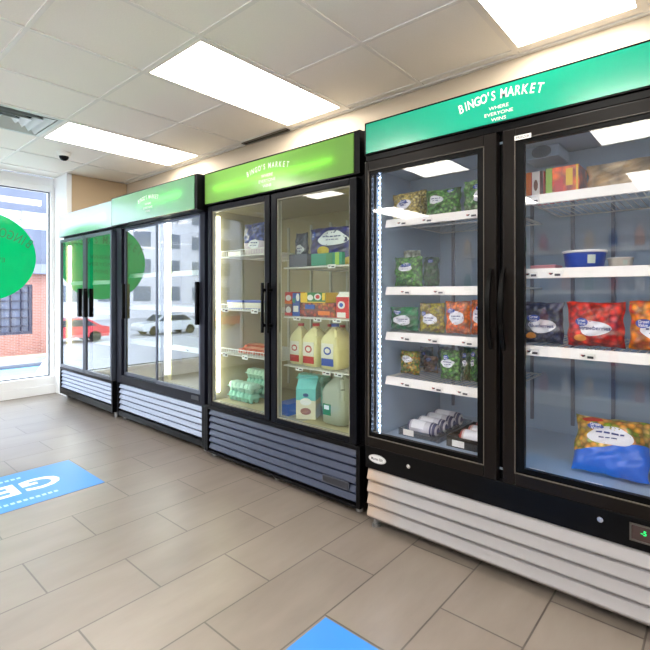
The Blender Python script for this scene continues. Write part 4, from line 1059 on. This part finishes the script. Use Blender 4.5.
# ================================================================== STICKERS
def decal(lb, x0, x1, y0, y1, text=False):
    t = thing('floor_decal', lb, 'floor sticker', ((x0 + x1) / 2, (y0 + y1) / 2, 0), 0, 'blue floor stickers')
    M().box(x0, x1, y0, y1, .0002, .0014).build('vinyl', pb('vinyl_blue', (44, 122, 200), .34, spec=.9), t)
    if text:
        m = M(); cx_, cy_ = (x0 + x1) / 2, (y0 + y1) / 2
        # read by somebody coming from the window: rows run along y
        put_text(m, 'GET', .26, lambda a, b: (cx_ - .075 + b - .02, cy_ + .07 - a, .0018), .025, 1.15)
        m.build('lettering', pb('decal_white', (225, 235, 248), .4), t)
        m = M()
        for i, (bb, ll) in enumerate(((.20, .36), (-.19, .50))):
            q = 0
            while q < ll:
                m.box(cx_ - bb + .0, cx_ - bb + .026, cy_ - ll / 2 + q, cy_ - ll / 2 + q + .020, .0014, .0018); q += .031
        m.build('small_print', pb('decal_pale', (170, 205, 240), .4), t)
decal('blue floor sticker with white capital letters near the window', -3.54, -2.955, .25, 1.247, True)
decal('plain blue floor sticker cut off by the bottom edge', -1.112, -.53, .25, 1.245)
# round green window sticker
t = thing('window_decal', 'large round green sticker on the shop window', 'window sticker', (-6.1, 1.317, 1.09))
R, yc, zc = .485, 1.32, 1.575
pr = [(yc + R * cos(2 * pi * i / 72), zc + R * sin(2 * pi * i / 72)) for i in range(72)]
M().prism(pr, -6.1035, -6.102, 'x').build('vinyl', acrylic('green_vinyl', (0, 190, 132), .62, .4, .1), t)
m = M(); g_ = lambda a, b: (-6.1015, yc - a, zc + .10 + b)
arc_text(m, "BINGO'S MARKET", .15, g_, .84, .13, bold=.01, xs=.62)
for r, s_ in enumerate(('WHERE', 'EVERYONE', 'WINS')): put_text(m, s_, .07, lambda a, b, r=r: (-6.1015, yc - a, zc + .03 - r * .09 + b), .01, 1.1)
m.build('lettering', pb('vinyl_dark', (0, 130, 84), .5), t)

# ================================================================== shelving opposite (seen mirrored in the freezer glass)
t = thing('shop_shelving', 'white shop shelving across the aisle, mirrored in the freezer glass', 'shelving', (-.1, -1.6, 0))
M().box(-2.5, .8, -1.9, -1.86, 0, 1.95).build('back_panel', pb('shelving_back', (190, 196, 206), .6), t)
M().box(-2.5, .8, -1.86, -1.35, 0, .12).build('base', whitew, t)
SZ = (.12, .45, .80, 1.20, 1.62)
for z in SZ[1:]:
    M().box(-2.5, .8, -1.86, -1.42, z - .02, z).box(-2.5, .8, -1.42, -1.405, z - .035, z + .005).build('shelf', whitew, t)
cols_ = [(230, 200, 150), (225, 225, 225), (190, 70, 60), (60, 120, 80), (220, 150, 90), (80, 110, 170)]
proto = {}
for zi, z in enumerate(SZ):
    for k in range(15):
        c = cols_[(k * 5 + zi * 3) % 6]; xx = -2.4 + k * .22
        lb = 'bottle on the shelving across the aisle, seen only in the glass'
        if c not in proto:
            o = thing('bottle', lb, 'bottle', (xx, -1.52, z + .001), 0, 'bottles across the aisle')
            M().lathe([(.038, 0), (.042, .006), (.042, .13), (.034, .16), (.016, .19), (.016, .20)], (0, 0, 0), 18).build('bottle_body', pb('bottle_%d' % c[1], c, .3), o, local=True)
            M().cyl((0, 0, .20), (0, 0, .222), .019, n=14).build('cap', pb('bcap', (235, 235, 235), .4), o, local=True)
            proto[c] = o
        else:
            src = proto[c]; o = src.copy(); C.objects.link(o); o.location = (xx, -1.52, z + .001)
            for ch in list(src.children):
                q = ch.copy(); C.objects.link(q); q.parent = o
